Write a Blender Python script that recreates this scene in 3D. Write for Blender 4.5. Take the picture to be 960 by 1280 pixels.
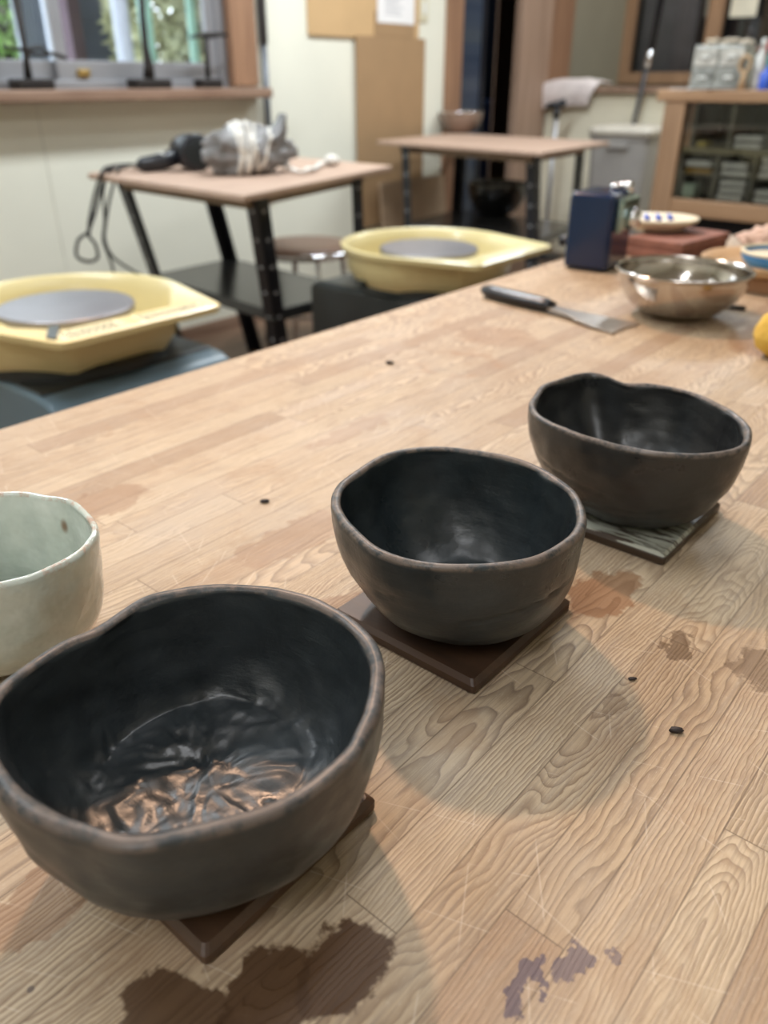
import bpy, bmesh, math, random
from math import sin, cos, pi, radians, sqrt, atan2
from mathutils import Vector, Matrix, noise
S = bpy.context.scene
for o in list(bpy.data.objects): bpy.data.objects.remove(o)
C = S.collection
R = random.Random(4)

# ---------------------------------------------------------------- camera
F = 991.0; TH = math.atan(540 / 991.0); YAW = radians(40.4); H = 0.99; TZ = 0.72
cd = bpy.data.cameras.new('camera'); cam = bpy.data.objects.new('camera', cd); C.objects.link(cam)
cam.location = (0, 0, H); cam.rotation_euler = (pi / 2 - TH, 0, YAW)
cd.sensor_fit = 'VERTICAL'; cd.sensor_height = 36; cd.sensor_width = 27; cd.lens = F / 1280 * 36
cd.clip_start = 0.01; cd.clip_end = 60
cd.dof.use_dof = True; cd.dof.focus_distance = 0.37; cd.dof.aperture_fstop = 7.4
S.camera = cam
# ---------------------------------------------------------------- world, lights, exposure
W = bpy.data.worlds.new('world'); S.world = W; W.use_nodes = True
bg = W.node_tree.nodes['Background']; bg.inputs[0].default_value = (0.80, 0.92, 1.0, 1); bg.inputs[1].default_value = 4.5
S.view_settings.view_transform = 'Standard'; S.view_settings.look = 'None'
S.view_settings.gamma = 1; S.view_settings.use_curve_mapping = False; S.view_settings.exposure = 0.0
def light(name, kind, loc, energy, col, target=None, size=None, size_y=None, angle=None):
    d = bpy.data.lights.new(name, kind); o = bpy.data.objects.new(name, d); C.objects.link(o)
    o.location = loc; d.energy = energy; d.color = col
    if kind == 'AREA':
        d.shape = 'RECTANGLE'; d.size = size; d.size_y = size_y or size
    elif size: d.shadow_soft_size = size
    if angle: d.spot_size = radians(angle); d.spot_blend = 0.5
    if target is not None:
        v = Vector(target) - Vector(loc); o.rotation_euler = v.to_track_quat('-Z', 'Y').to_euler()
    return o
LAMP = (-1.27, 1.02, 2.15)
light('warm_bulb', 'SPOT', LAMP, 74, (1.0, 0.62, 0.40), (-0.3, 0.5, 0.72), 0.045, angle=95)
TUBES = [(-1.9, 2.35), (-1.9, 0.2), (-0.3, 0.75), (0.1, -1.0), (-1.4, 4.2)]
for (x, y), e in zip(TUBES, (50, 32, 9, 18, 34)):
    light('tube_light', 'AREA', (x, y, 2.42), e, (0.86, 0.94, 1.0) if e < 51 and e > 30 else (.95, .97, 1.0), (x, y, 0), 0.22, 1.2)

# ---------------------------------------------------------------- helpers
FW = Vector((-sin(YAW) * cos(TH), cos(YAW) * cos(TH), -sin(TH))); RT = Vector((cos(YAW), sin(YAW), 0)); UP = RT.cross(FW)
def ray(x, y): return FW + RT * ((x - 480) / F) - UP * ((y - 640) / F)
def atz(x, y, z=TZ):
    d = ray(x, y); return Vector((0, 0, H)) + d * ((z - H) / d.z)
def atx(x, y, X):
    d = ray(x, y); return Vector((0, 0, H)) + d * (X / d.x)
def aty(x, y, Y):
    d = ray(x, y); return Vector((0, 0, H)) + d * (Y / d.y)

def tag(o, label=None, cat=None, group=None, kind=None):
    if label: o['label'] = label
    if cat: o['category'] = cat
    if group: o['group'] = group
    if kind: o['kind'] = kind
    return o
def thing(name, loc, label, cat, rz=0, group=None):
    o = bpy.data.objects.new(name, None); C.objects.link(o); o.empty_display_size = 0.05
    o.location = loc; o.rotation_euler = (0, 0, rz)
    return tag(o, label, cat, group)
def obj(name, bm, mat, parent=None, loc=(0, 0, 0), rz=0, smooth=False, bevel=0, label=None, seg=2, sub=0, rot=None):
    bmesh.ops.recalc_face_normals(bm, faces=bm.faces[:])
    me = bpy.data.meshes.new(name); bm.to_mesh(me); bm.free()
    o = bpy.data.objects.new(name, me); C.objects.link(o)
    for m in (mat if isinstance(mat, (list, tuple)) else [mat]): me.materials.append(m)
    o.location = loc; o.rotation_euler = rot if rot else (0, 0, rz)
    if parent: o.parent = parent
    if smooth:
        for p in me.polygons: p.use_smooth = True
    if bevel:
        b = o.modifiers.new('bevel', 'BEVEL'); b.width = bevel; b.segments = seg; b.limit_method = 'ANGLE'; b.angle_limit = radians(35)
        for p in me.polygons: p.use_smooth = True
        w = o.modifiers.new('wn', 'WEIGHTED_NORMAL'); w.keep_sharp = False
    if sub:
        s = o.modifiers.new('sub', 'SUBSURF'); s.levels = sub; s.render_levels = sub
    if label: o['label'] = label
    return o
def NB(): return bmesh.new()
def box(bm, x0, x1, y0, y1, z0, z1, M=None):
    vs = [bm.verts.new((x, y, z)) for z in (z0, z1) for x, y in ((x0, y0), (x1, y0), (x1, y1), (x0, y1))]
    if M: 
        for v in vs: v.co = M @ v.co
    for f in ((3, 2, 1, 0), (4, 5, 6, 7), (0, 1, 5, 4), (1, 2, 6, 5), (2, 3, 7, 6), (3, 0, 4, 7)): bm.faces.new([vs[i] for i in f])
    return bm
def cbox(bm, c, s, M=None): return box(bm, c[0]-s[0]/2, c[0]+s[0]/2, c[1]-s[1]/2, c[1]+s[1]/2, c[2]-s[2]/2, c[2]+s[2]/2, M)
def rings(bm, rs, closed_ends=(True, True)):
    L = [[bm.verts.new(p) for p in r] for r in rs]; n = len(L[0])
    for a, b in zip(L, L[1:]):
        for i in range(n): bm.faces.new((a[i], a[(i+1) % n], b[(i+1) % n], b[i]))
    if closed_ends[0]: bm.faces.new(L[0][::-1])
    if closed_ends[1]: bm.faces.new(L[-1])
    return L
def lathe(bm, prof, n=48, c=(0, 0, 0), ends=(False, False)):
    rs = [[(c[0]+max(r, 1e-4)*cos(2*pi*i/n), c[1]+max(r, 1e-4)*sin(2*pi*i/n), c[2]+z) for i in range(n)] for r, z in prof]
    rings(bm, rs, ends); return bm
def tube(bm, pts, r, n=8, caps=True):
    pts = [Vector(p) for p in pts]; rr = r if isinstance(r, (list, tuple)) else [r]*len(pts)
    rs = []; t0 = (pts[1]-pts[0]).normalized(); u = t0.orthogonal().normalized()
    for i, p in enumerate(pts):
        t = (pts[min(i+1, len(pts)-1)]-pts[max(i-1, 0)]).normalized()
        u = (u - t*u.dot(t)).normalized(); v = t.cross(u)
        rs.append([p + (u*cos(2*pi*k/n)+v*sin(2*pi*k/n))*rr[i] for k in range(n)])
    rings(bm, rs, (caps, caps)); return bm
def spline(pts, m=8, closed=False):
    P = [Vector(p) for p in pts]; n = len(P); out = []
    for i in range(n if closed else n-1):
        g = (lambda k: P[k % n]) if closed else (lambda k: P[max(0, min(n-1, k))])
        a, b, c, d = g(i-1), g(i), g(i+1), g(i+2)
        for k in range(m):
            t = k/m; out.append(0.5*((2*b)+(c-a)*t+(2*a-5*b+4*c-d)*t*t+(3*b-a-3*c+d)*t**3))
    if not closed: out.append(P[-1])
    return out
def prism(bm, poly, z0, z1):
    a = [bm.verts.new((p[0], p[1], z0)) for p in poly]; b = [bm.verts.new((p[0], p[1], z1)) for p in poly]; n = len(poly)
    bm.faces.new(a[::-1]); bm.faces.new(b)
    for i in range(n): bm.faces.new((a[i], a[(i+1) % n], b[(i+1) % n], b[i]))
    return bm
def prism_y(bm, poly, y0, y1):
    a = [bm.verts.new((p[0], y0, p[1])) for p in poly]; b = [bm.verts.new((p[0], y1, p[1])) for p in poly]; n = len(poly)
    bm.faces.new(a[::-1]); bm.faces.new(b)
    for i in range(n): bm.faces.new((a[i], a[(i+1) % n], b[(i+1) % n], b[i]))
    return bm
def blob(bm, c, s, n=28, m=18, amp=0.15, sc=3.0, seed=0, flat=None):
    rs = []
    for j in range(m+1):
        ph = pi*(j/m); row = []
        for i in range(n):
            th = 2*pi*i/n; d = Vector((sin(max(ph, .02) if j < m else pi-.02)*cos(th), sin(max(ph, .02) if j < m else pi-.02)*sin(th), cos(ph)))
            k = 1 + amp*noise.noise(d*sc+Vector((seed, seed*2, 0))) + amp*.5*noise.noise(d*sc*2.7+Vector((seed, 0, 9)))
            p = Vector((c[0]+d.x*s[0]*k, c[1]+d.y*s[1]*k, c[2]+d.z*s[2]*k))
            if flat is not None and p.z < flat: p.z = flat
            row.append(p)
        rs.append(row)
    rings(bm, rs, (True, True)); return bm

# ---- node material helpers
class N:
    def __init__(s, name):
        s.m = bpy.data.materials.new(name); s.m.use_nodes = True; s.t = s.m.node_tree; s.n = s.t.nodes; s.b = s.n['Principled BSDF']
    def new(s, k): return s.n.new(k)
    def put(s, sock, v):
        if isinstance(v, bpy.types.NodeSocket): s.t.links.new(v, sock)
        elif isinstance(v, (tuple, list)) and len(v) == 3 and sock.type == 'RGBA': sock.default_value = (*v, 1)
        else: sock.default_value = v
    def math(s, op, a, b=0.0, c=None, clamp=False):
        n = s.new('ShaderNodeMath'); n.operation = op; n.use_clamp = clamp; s.put(n.inputs[0], a); s.put(n.inputs[1], b)
        if c is not None: s.put(n.inputs[2], c)
        return n.outputs[0]
    def vm(s, op, a, b=(0, 0, 0), out=0, sc=None):
        n = s.new('ShaderNodeVectorMath'); n.operation = op; s.put(n.inputs[0], a); s.put(n.inputs[1], b)
        if sc is not None: s.put(n.inputs[3], sc)
        return n.outputs[out]
    def coord(s): return s.new('ShaderNodeTexCoord').outputs['Object']
    def sep(s, v): n = s.new('ShaderNodeSeparateXYZ'); s.put(n.inputs[0], v); return n.outputs
    def comb(s, x, y, z): n = s.new('ShaderNodeCombineXYZ'); s.put(n.inputs[0], x); s.put(n.inputs[1], y); s.put(n.inputs[2], z); return n.outputs[0]
    def noise(s, v, scale=5, detail=3, rough=.5, dist=0, out=0):
        n = s.new('ShaderNodeTexNoise'); s.put(n.inputs['Vector'], v); n.inputs['Scale'].default_value = scale
        n.inputs['Detail'].default_value = detail; n.inputs['Roughness'].default_value = rough; n.inputs['Distortion'].default_value = dist; return n.outputs[out]
    def white(s, v, out='Color'): n = s.new('ShaderNodeTexWhiteNoise'); s.put(n.inputs['Vector'], v); return n.outputs[out]
    def ramp(s, f, stops, interp='LINEAR'):
        n = s.new('ShaderNodeValToRGB'); s.put(n.inputs[0], f); r = n.color_ramp; r.interpolation = interp
        while len(r.elements) < len(stops): r.elements.new(0.5)
        for e, (p, c) in zip(r.elements, stops): e.position = p; e.color = (*c, 1) if isinstance(c, (tuple, list)) else (c, c, c, 1)
        return n.outputs[0]
    def mix(s, f, a, b, mode='MIX'):
        n = s.new('ShaderNodeMix'); n.data_type = 'RGBA'; n.blend_type = mode; s.put(n.inputs[0], f); s.put(n.inputs[6], a); s.put(n.inputs[7], b); return n.outputs[2]
    def mr(s, v, a, b, c=0.0, d=1.0, kind='SMOOTHSTEP'):
        n = s.new('ShaderNodeMapRange'); n.interpolation_type = kind; s.put(n.inputs[0], v)
        for i, q in enumerate((a, b, c, d)): s.put(n.inputs[i+1], q)
        return n.outputs[0]
    def bump(s, h, strength=.3, dist=.001, nrm=None):
        n = s.new('ShaderNodeBump'); s.put(n.inputs['Height'], h); n.inputs['Strength'].default_value = strength; n.inputs['Distance'].default_value = dist
        if nrm is not None: s.put(n.inputs['Normal'], nrm)
        return n.outputs[0]
    def set(s, **k):
        for a, v in k.items():
            key = {'color': 'Base Color', 'rough': 'Roughness', 'metal': 'Metallic', 'normal': 'Normal', 'coat': 'Coat Weight', 'coat_rough': 'Coat Roughness',
                   'trans': 'Transmission Weight', 'ior': 'IOR', 'alpha': 'Alpha', 'spec': 'Specular IOR Level', 'sheen': 'Sheen Weight', 'sss': 'Subsurface Weight',
                   'emit': 'Emission Color', 'emits': 'Emission Strength', 'spectint': 'Specular Tint'}[a]
            s.put(s.b.inputs[key], v)
        return s.m
def plain(name, col, rough=.5, metal=0.0, var=.12, scale=8, bump=.15, bd=.002, **k):
    n = N(name); c = n.coord(); f = n.noise(c, scale, 4)
    dark = tuple(x*(1-var) for x in col); lite = tuple(min(1, x*(1+var)) for x in col)
    b = n.bump(n.noise(c, scale*9, 3), bump, bd)
    return n.set(color=n.ramp(f, [(.3, dark), (.7, lite)]), rough=rough, metal=metal, normal=b, **k)
def woodmat(name, a, b, scale=6, axis=1, rough=.5, plank=None):
    n = N(name); c = n.coord(); s = [14, 14, 14]; s[axis] = 1.2
    v = n.vm('MULTIPLY', c, tuple(s)); f = n.noise(v, scale/3, 6, .6, .6)
    col = n.ramp(f, [(.3, a), (.7, b)])
    if plank:
        x = n.sep(c)[plank[0]]; g = n.math('FRACT', n.math('MULTIPLY', x, 1/plank[1])); line = n.math('LESS_THAN', g, .03)
        wn = n.white(n.comb(n.math('FLOOR', n.math('MULTIPLY', x, 1/plank[1])), 0, 0), 'Value')
        col = n.mix(n.math('MULTIPLY', wn, .35), col, tuple(q*.55 for q in a)); col = n.mix(line, col, (.01, .008, .006))
    return n.set(color=col, rough=rough, normal=n.bump(f, .25, .002))

# ---------------------------------------------------------------- table wood
def table_wood(off):
    n = N('table_planks'); c = n.vm('ADD', n.coord(), off); X, Y, Z = n.sep(c)
    w = .0245
    xw = n.math('ADD', X, .063)
    iw = n.math('FLOOR', n.math('DIVIDE', xw, w)); r1 = n.white(n.comb(iw, 3.1, 0), 'Value')
    L = .42
    yy = n.math('DIVIDE', n.math('ADD', Y, n.math('MULTIPLY', r1, 3.7)), L)
    jw = n.math('FLOOR', yy); rnd = n.sep(n.white(n.comb(iw, jw, 7.3)))
    rR, rG, rB = rnd
    lx = n.math('SUBTRACT', xw, n.math('MULTIPLY', n.math('ADD', iw, .5), w))
    big = n.noise(n.comb(n.math('MULTIPLY', X, 14), n.math('MULTIPLY', Y, 5), n.math('MULTIPLY', rG, 20)), 1.6, 3, .55)
    sm = n.noise(n.comb(n.math('MULTIPLY', X, 60), n.math('MULTIPLY', Y, 18), n.math('MULTIPLY', rR, 20)), 1.5, 3, .6)
    cx = n.math('MULTIPLY', n.math('SUBTRACT', rR, .5), .095)
    zc = n.math('ADD', n.math('MULTIPLY', n.math('SUBTRACT', rB, .5), .05), n.math('MULTIPLY', n.math('MULTIPLY', n.math('SUBTRACT', rG, .5), .34), n.math('SUBTRACT', Y, n.math('MULTIPLY', rB, .6))))
    zc = n.math('ADD', zc, n.math('MULTIPLY', n.math('SUBTRACT', big, .5), .030))
    dx = n.math('ADD', n.math('SUBTRACT', lx, cx), n.math('MULTIPLY', n.math('SUBTRACT', sm, .5), .006))
    rr = n.math('SQRT', n.math('ADD', n.math('MULTIPLY', dx, dx), n.math('MULTIPLY', zc, zc)))
    fr = n.math('FRACT', n.math('MULTIPLY', rr, n.math('ADD', n.math('MULTIPLY', rG, 330), 260)))
    ring = n.ramp(fr, [(0, .0), (.35, .08), (.8, .75), (.9, 1.0), (1.0, 0.0)])
    fib = n.noise(n.comb(n.math('MULTIPLY', X, 900), n.math('MULTIPLY', Y, 22), 0), 1, 3, .6)
    fib2 = n.noise(n.comb(n.math('MULTIPLY', X, 220), n.math('MULTIPLY', Y, 9), 3), 1, 3, .6)
    early = n.mix(rB, (.575, .45, .305), (.50, .37, .24))
    early = n.mix(n.math('GREATER_THAN', rR, .84), early, (.41, .285, .18))
    late = n.mix(rG, (.185, .125, .08), (.21, .125, .068))
    # ring contrast is weaker on some boards and further away on the worn part
    strength = n.math('MULTIPLY', ring, n.mr(n.noise(c, 3.2, 2), .3, .65, .35, .95))
    col = n.mix(strength, early, late)
    col = n.mix(n.math('MULTIPLY', n.mr(fib, .42, .72), .55), col, (.2, .14, .1))
    col = n.mix(n.math('MULTIPLY', n.mr(fib2, .45, .7), .28), col, (.45, .365, .275))
    mott = n.noise(c, 9, 5, .6, .4)
    col = n.mix(n.math('MULTIPLY', n.mr(mott, .5, .78), .45), col, (.29, .18, .11))
    col = n.mix(n.math('MULTIPLY', n.mr(n.noise(c, 5.3, 4, .6), .5, .75), .45), col, (.41, .36, .31))
    spk = n.noise(n.comb(n.math('MULTIPLY', X, 1500), n.math('MULTIPLY', Y, 260), 0), 1, 2, .7)
    col = n.mix(n.math('MULTIPLY', n.mr(spk, .55, .8), .35), col, (.72, .62, .50))
    col = n.mix(n.math('MULTIPLY', n.mr(n.noise(c, 16, 5, .65, .5), .54, .66), .3), col, (.33, .20, .11))
    # joints
    ex = n.math('FRACT', n.math('DIVIDE', xw, w)); ey = n.math('FRACT', yy)
    gx = n.math('LESS_THAN', n.math('MINIMUM', ex, n.math('SUBTRACT', 1, ex)), .014); gy = n.math('LESS_THAN', ey, .0014)
    j = n.math('MAXIMUM', n.math('MULTIPLY', gx, .7), n.math('MULTIPLY', gy, .8))
    col = n.mix(j, col, (.16, .11, .07))
    # scratches: thin pale marks
    for a, sc, th in ((.6, 43, .016), (2.0, 51, .014), (1.3, 37, .012)):
        u = n.math('ADD', n.math('MULTIPLY', X, cos(a)), n.math('MULTIPLY', Y, sin(a))); v = n.math('SUBTRACT', n.math('MULTIPLY', Y, cos(a)), n.math('MULTIPLY', X, sin(a)))
        cell = n.white(n.comb(n.math('FLOOR', n.math('MULTIPLY', u, sc)), n.math('FLOOR', n.math('MULTIPLY', v, 12)), a))
        cc = n.sep(cell); q = n.math('ABSOLUTE', n.math('SUBTRACT', n.math('ADD', n.math('FRACT', n.math('MULTIPLY', u, sc)), n.math('MULTIPLY', n.math('SUBTRACT', n.math('FRACT', n.math('MULTIPLY', v, 12)), .5), n.math('SUBTRACT', cc[1], .5))), n.math('ADD', n.math('MULTIPLY', cc[0], .5), .25)))
        m = n.math('MULTIPLY', n.math('LESS_THAN', q, th), n.math('GREATER_THAN', cc[2], .55))
        col = n.mix(n.math('MULTIPLY', n.math('MULTIPLY', m, n.mr(n.noise(c, 40, 2), .48, .6)), .22), col, (.8, .7, .58))
    # stains with shapes of their own
    wn = n.noise(c, 55, 4, .6, out=1); warp = n.vm('ADD', c, n.vm('MULTIPLY', n.vm('SUBTRACT', wn, (.5, .5, .5)), (.034, .034, 0)))
    br, pu, rd = (.10, .048, .018), (.10, .08, .13), (.30, .15, .07)
    ST = [(-.118, .117, .014, .020, br, .97), (-.131, .090, .013, .022, br, .95), (-.150, .068, .016, .016, br, .92), (-.064, .152, .0045, .011, pu, .8), (-.057, .172, .005, .008, pu, .7),
          (-.045, .182, .003, .004, pu, .6), (-.101, .365, .007, .011, br, .6), (-.155, .385, .016, .03, rd, .75), (-.485, .255, .02, .035, rd, .5), (-.060, .373, .012, .015, br, .5),
          (-.222, .062, .014, .02, rd, .5), (-.262, .262, .02, .03, rd, .5), (-.50, .80, .05, .04, rd, .3), (-.345, .31, .018, .045, rd, .4), (-.30, .19, .03, .02, rd, .5), (-.24, 1.0, .05, .08, rd, .5),
          (-.105, .300, .006, .012, br, .35), (-.44, .47, .012, .05, rd, .35)]
    WX, WY, _ = n.sep(warp)
    for x, y, rx, ry, cl, s_ in ST:
        dxn = n.math('DIVIDE', n.math('SUBTRACT', WX, x), rx); dyn = n.math('DIVIDE', n.math('SUBTRACT', WY, y), ry)
        d = n.math('SQRT', n.math('ADD', n.math('MULTIPLY', dxn, dxn), n.math('MULTIPLY', dyn, dyn)))
        col = n.mix(n.math('MULTIPLY', n.mr(d, 1.12, .92), s_), col, n.mix(.35, cl, col, 'MULTIPLY'))
    dxn = n.math('SUBTRACT', WX, -.475); dyn = n.math('SUBTRACT', WY, .685); d = n.math('SQRT', n.math('ADD', n.math('MULTIPLY', dxn, dxn), n.math('MULTIPLY', dyn, dyn)))
    m = n.math('MULTIPLY', n.mr(n.math('ABSOLUTE', n.math('SUBTRACT', d, .042)), .009, .001), n.mr(n.noise(c, 30, 3), .42, .6)); col = n.mix(n.math('MULTIPLY', m, .7), col, (.33, .19, .1))
    sp = n.new('ShaderNodeTexVoronoi'); sp.inputs['Scale'].default_value = 26; n.put(sp.inputs['Vector'], c)
    m = n.math('MULTIPLY', n.math('LESS_THAN', sp.outputs['Distance'], .035), n.math('GREATER_THAN', n.sep(sp.outputs['Color'])[0], .72)); col = n.mix(n.math('MULTIPLY', m, .7), col, (.07, .05, .05))
    h = n.math('ADD', n.math('MULTIPLY', strength, -1.0), n.math('MULTIPLY', j, -1.2)); h = n.math('ADD', h, n.math('MULTIPLY', fib, .5))
    return n.set(color=col, rough=n.mr(mott, .3, .7, .42, .6), normal=n.bump(h, .45, .0005), spec=.4)

# ---------------------------------------------------------------- room materials
M = {}
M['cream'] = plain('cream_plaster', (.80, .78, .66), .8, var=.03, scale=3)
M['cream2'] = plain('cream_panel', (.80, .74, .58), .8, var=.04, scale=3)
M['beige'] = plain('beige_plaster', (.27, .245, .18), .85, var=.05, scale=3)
M['ceil'] = plain('ceiling_white', (.75, .74, .70), .9, var=.03)
M['floor'] = woodmat('floor_boards', (.16, .09, .055), (.27, .17, .11), 6, 1, .45, plank=(0, .09))
M['trimwood'] = woodmat('brown_trim_wood', (.23, .12, .07), (.36, .20, .115), 6, 2, .5)
M['sillwood'] = woodmat('brown_sill_wood', (.20, .115, .075), (.36, .235, .165), 6, 1, .55)
M['post'] = woodmat('pale_brown_post', (.30, .19, .13), (.42, .28, .20), 5, 2, .55)
M['cabwood'] = woodmat('cabinet_wood_upright', (.27, .155, .085), (.43, .26, .15), 6, 2, .5)
M['cabwoodx'] = woodmat('cabinet_wood_rail', (.30, .165, .085), (.45, .27, .15), 6, 0, .5)
M['alu'] = plain('grey_aluminium', (.36, .36, .38), .45, .5, var=.06)
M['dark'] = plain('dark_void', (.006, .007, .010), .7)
M['blackmetal'] = plain('black_painted_steel', (.012, .013, .018), .35, 0.0, var=.2)
M['shelfmetal'] = plain('glossy_dark_shelf', (.035, .036, .036), .22, 0.0, var=.1, bump=.03)
M['board'] = woodmat('pinkish_board', (.42, .28, .21), (.50, .35, .26), 4, 1, .55)
M['boardedge'] = plain('board_edge', (.30, .22, .15), .7)
M['yellow'] = plain('yellow_plastic', (.76, .63, .32), .35, var=.04, bump=.02, coat=.2)
M['label'] = plain('pale_sticker', (.82, .76, .50), .5)
M['ink'] = plain('dark_ink', (.10, .09, .07), .6)
M['disc'] = plain('worn_steel_disc', (.30, .29, .31), .38, .7, var=.12, bump=.04)
M['darktop'] = plain('dark_housing_top', (.030, .034, .034), .3, var=.15)
M['bluegrey'] = plain('blue_grey_housing', (.13, .20, .25), .38, var=.06, bump=.03)
M['chrome'] = plain('chrome', (.75, .75, .77), .12, 1.0, bump=.01)
M['seat'] = plain('brown_vinyl', (.16, .09, .06), .4)
M['blackplastic'] = plain('black_plastic', (.012, .013, .018), .32)
M['cord'] = plain('black_cord', (.02, .02, .02), .5)
M['bag'] = plain('grey_plastic_bag', (.30, .29, .29), .22, var=.35, scale=30, bump=.9, bd=.01, coat=.4)
M['string'] = plain('white_cloth_strip', (.74, .70, .64), .8)
M['card'] = plain('brown_hardboard', (.36, .225, .115), .75, var=.04)
M['cardlight'] = plain('tan_pinboard', (.58, .38, .19), .75, var=.04)
M['paper'] = plain('white_paper', (.85, .83, .82), .7, var=.02)
M['iron'] = plain('rusty_iron', (.022, .017, .015), .6, .3)
M['pipe'] = plain('grey_pipe', (.13, .14, .16), .4, .4)
M['bin'] = plain('grey_bin_plastic', (.34, .32, .30), .4, var=.05)
M['binlid'] = plain('beige_bin_lid', (.55, .50, .42), .45)
M['towel'] = plain('pink_towel', (.92, .80, .77), .95, scale=20, bump=.8, bd=.01)
M['steel'] = plain('brushed_steel', (.50, .46, .42), .13, 1.0, var=.05, bump=.01)
M['bladesteel'] = plain('worn_blade', (.50, .46, .42), .30, .85, var=.15, scale=25)
M['navy'] = plain('navy_enamel', (.0, .013, .055), .18, var=.1, coat=.15, bump=.01)
M['brick'] = plain('red_brick', (.24, .105, .075), .8, var=.25, scale=40, bump=.6)
M['bluepl'] = plain('blue_plastic', (.05, .25, .55), .4)
M['creampl'] = plain('cream_ceramic', (.72, .66, .48), .35)
M['cloth'] = plain('dusty_pink_cloth', (.60, .44, .36), .9, var=.2, scale=25, bump=.6, bd=.01)
M['traywood'] = woodmat('tray_wood', (.24, .12, .06), (.36, .2, .1), 6, 0, .5)
M['sponge'] = plain('yellow_sponge', (.62, .40, .07), .9, bump=.8, bd=.004)
M['crumb'] = plain('dark_clay_crumb', (.02, .012, .012), .6)
M['brownbowl'] = plain('brown_ceramic', (.24, .16, .12), .25, var=.15, coat=.4)
M['blackbowl'] = plain('black_glazed_ceramic', (.010, .010, .010), .2, coat=.5)
M['olive'] = plain('olive_translucent_rim', (.10, .08, .04), .15, coat=.5)
M['coaster'] = woodmat('stained_coaster_wood', (.028, .015, .009), (.075, .038, .020), 8, 0, .5)
M['coaster1'] = woodmat('brown_coaster_wood', (.045, .024, .014), (.10, .052, .028), 8, 0, .42)
M['clearpl'] = plain('clear_plastic', (.62, .64, .62), .12, trans=.0, alpha=.35)
M['red'] = plain('red_plastic', (.33, .03, .025), .4); M['white'] = plain('white_plastic', (.78, .78, .74), .4)
M['royal'] = plain('royal_blue', (.03, .10, .55), .4); M['teal'] = plain('teal_plastic', (.06, .42, .42), .4)
M['tanwood'] = plain('tan_wood', (.50, .33, .18), .6)
M['paleblue'] = plain('pale_blue_plastic', (.30, .42, .70), .3)
M['curtain'] = plain('taupe_curtain', (.34, .29, .27), .9)
M['bluewall'] = plain('navy_slats', (.05, .07, .12), .35)
M['siding'] = plain('slate_siding', (.10, .12, .20), .6)
M['plum'] = plain('plum_wall', (.13, .08, .11), .7)
M['leafA'] = plain('leaf_green', (.30, .48, .14), .5, var=.5, scale=6); M['leafB'] = plain('pale_leaf', (.62, .62, .42), .5, var=.35, scale=6)
M['outpost'] = plain('pale_turquoise_post', (.45, .75, .66), .5)
M['outgrey'] = plain('outside_grey', (.34, .38, .44), .7)
M['palewhite'] = plain('pale_lilac_post', (.62, .66, .80), .6)
M['ground'] = plain('garden_ground', (.2, .2, .13), .9)
M['mint_refl'] = plain('mint_reflection_plate', (.35, .48, .46), .15, .9)  # turquoise reflection in the chrome, painted in as a mint tint
def glassmat(name, tint=(1, 1, 1), fac=.1):
    n = N(name); g = n.new('ShaderNodeBsdfGlossy'); g.inputs['Roughness'].default_value = .04; t = n.new('ShaderNodeBsdfTransparent'); t.inputs[0].default_value = (*tint, 1)
    fr = n.new('ShaderNodeFresnel'); fr.inputs[0].default_value = 1.45; mx = n.new('ShaderNodeMixShader'); n.put(mx.inputs[0], fr.outputs[0]); n.put(mx.inputs[1], t.outputs[0]); n.put(mx.inputs[2], g.outputs[0])
    n.put(n.n['Material Output'].inputs[0], mx.outputs[0]); return n.m
M['glass'] = glassmat('window_glass'); M['dimglass'] = glassmat('dusty_cabinet_glass', (.9, .91, .88)); M['darkglass'] = glassmat('dark_glass', (.90, .93, .95))
def lampmat(name, col, s):
    n = N(name); return n.set(color=col, emit=col, emits=s)

# ---------------------------------------------------------------- room shell
WX0 = -2.85; RX = 2.0; YB = -1.8; YF = 4.85; CZ = 2.5
def st(name, bm, mat, parent=None, bevel=0): 
    o = obj(name, bm, mat, parent, bevel=bevel)
    if not parent: o['kind'] = 'structure'
    return o
st('floor', box(NB(), -4.6, RX+.1, YB-.1, 7.0, -.1, 0), M['floor'])
st('ceiling', box(NB(), -4.6, RX+.1, YB-.1, 7.0, CZ, CZ+.1), M['ceil'])
# left wall with window and door openings
wy0, wy1, wz0, wz1 = .55, 2.41, .955, 1.95
dy0, dy1 = 3.93, 4.50
b = NB()
box(b, WX0-.12, WX0, YB, wy0, 0, CZ); box(b, WX0-.12, WX0, wy0, wy1, 0, wz0); box(b, WX0-.12, WX0, wy0, wy1, wz1, CZ)
box(b, WX0-.12, WX0, wy1, dy0, 0, CZ); box(b, WX0-.12, WX0, dy0, dy1, 2.05, CZ); box(b, WX0-.12, WX0, dy1, YF, 0, CZ)
st('wall_left', b, M['cream'])
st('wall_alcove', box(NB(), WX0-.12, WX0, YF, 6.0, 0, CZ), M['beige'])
st('wall_right', box(NB(), RX, RX+.1, YB, 7.0, 0, CZ), M['cream'])
st('wall_back', box(NB(), WX0-.12, RX, YB-.1, YB, 0, CZ), M['cream'])
st('wall_far', box(NB(), WX0, RX, YF, 5.05, 0, .925), M['cream2'])
st('wall_far', box(NB(), -.9, RX, YF, 5.05, .925, CZ), M['cream2'])
st('trim_1', box(NB(), WX0, RX, YF-.05, 5.1, .925, .955), M['sillwood'], bevel=.004)
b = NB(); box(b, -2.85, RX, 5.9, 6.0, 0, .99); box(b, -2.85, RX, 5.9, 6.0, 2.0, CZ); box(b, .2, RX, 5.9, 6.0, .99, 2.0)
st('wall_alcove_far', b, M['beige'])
st('wall_outer_far', box(NB(), WX0-.12, RX, 6.9, 7.0, 0, CZ), M['dark'])
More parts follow.
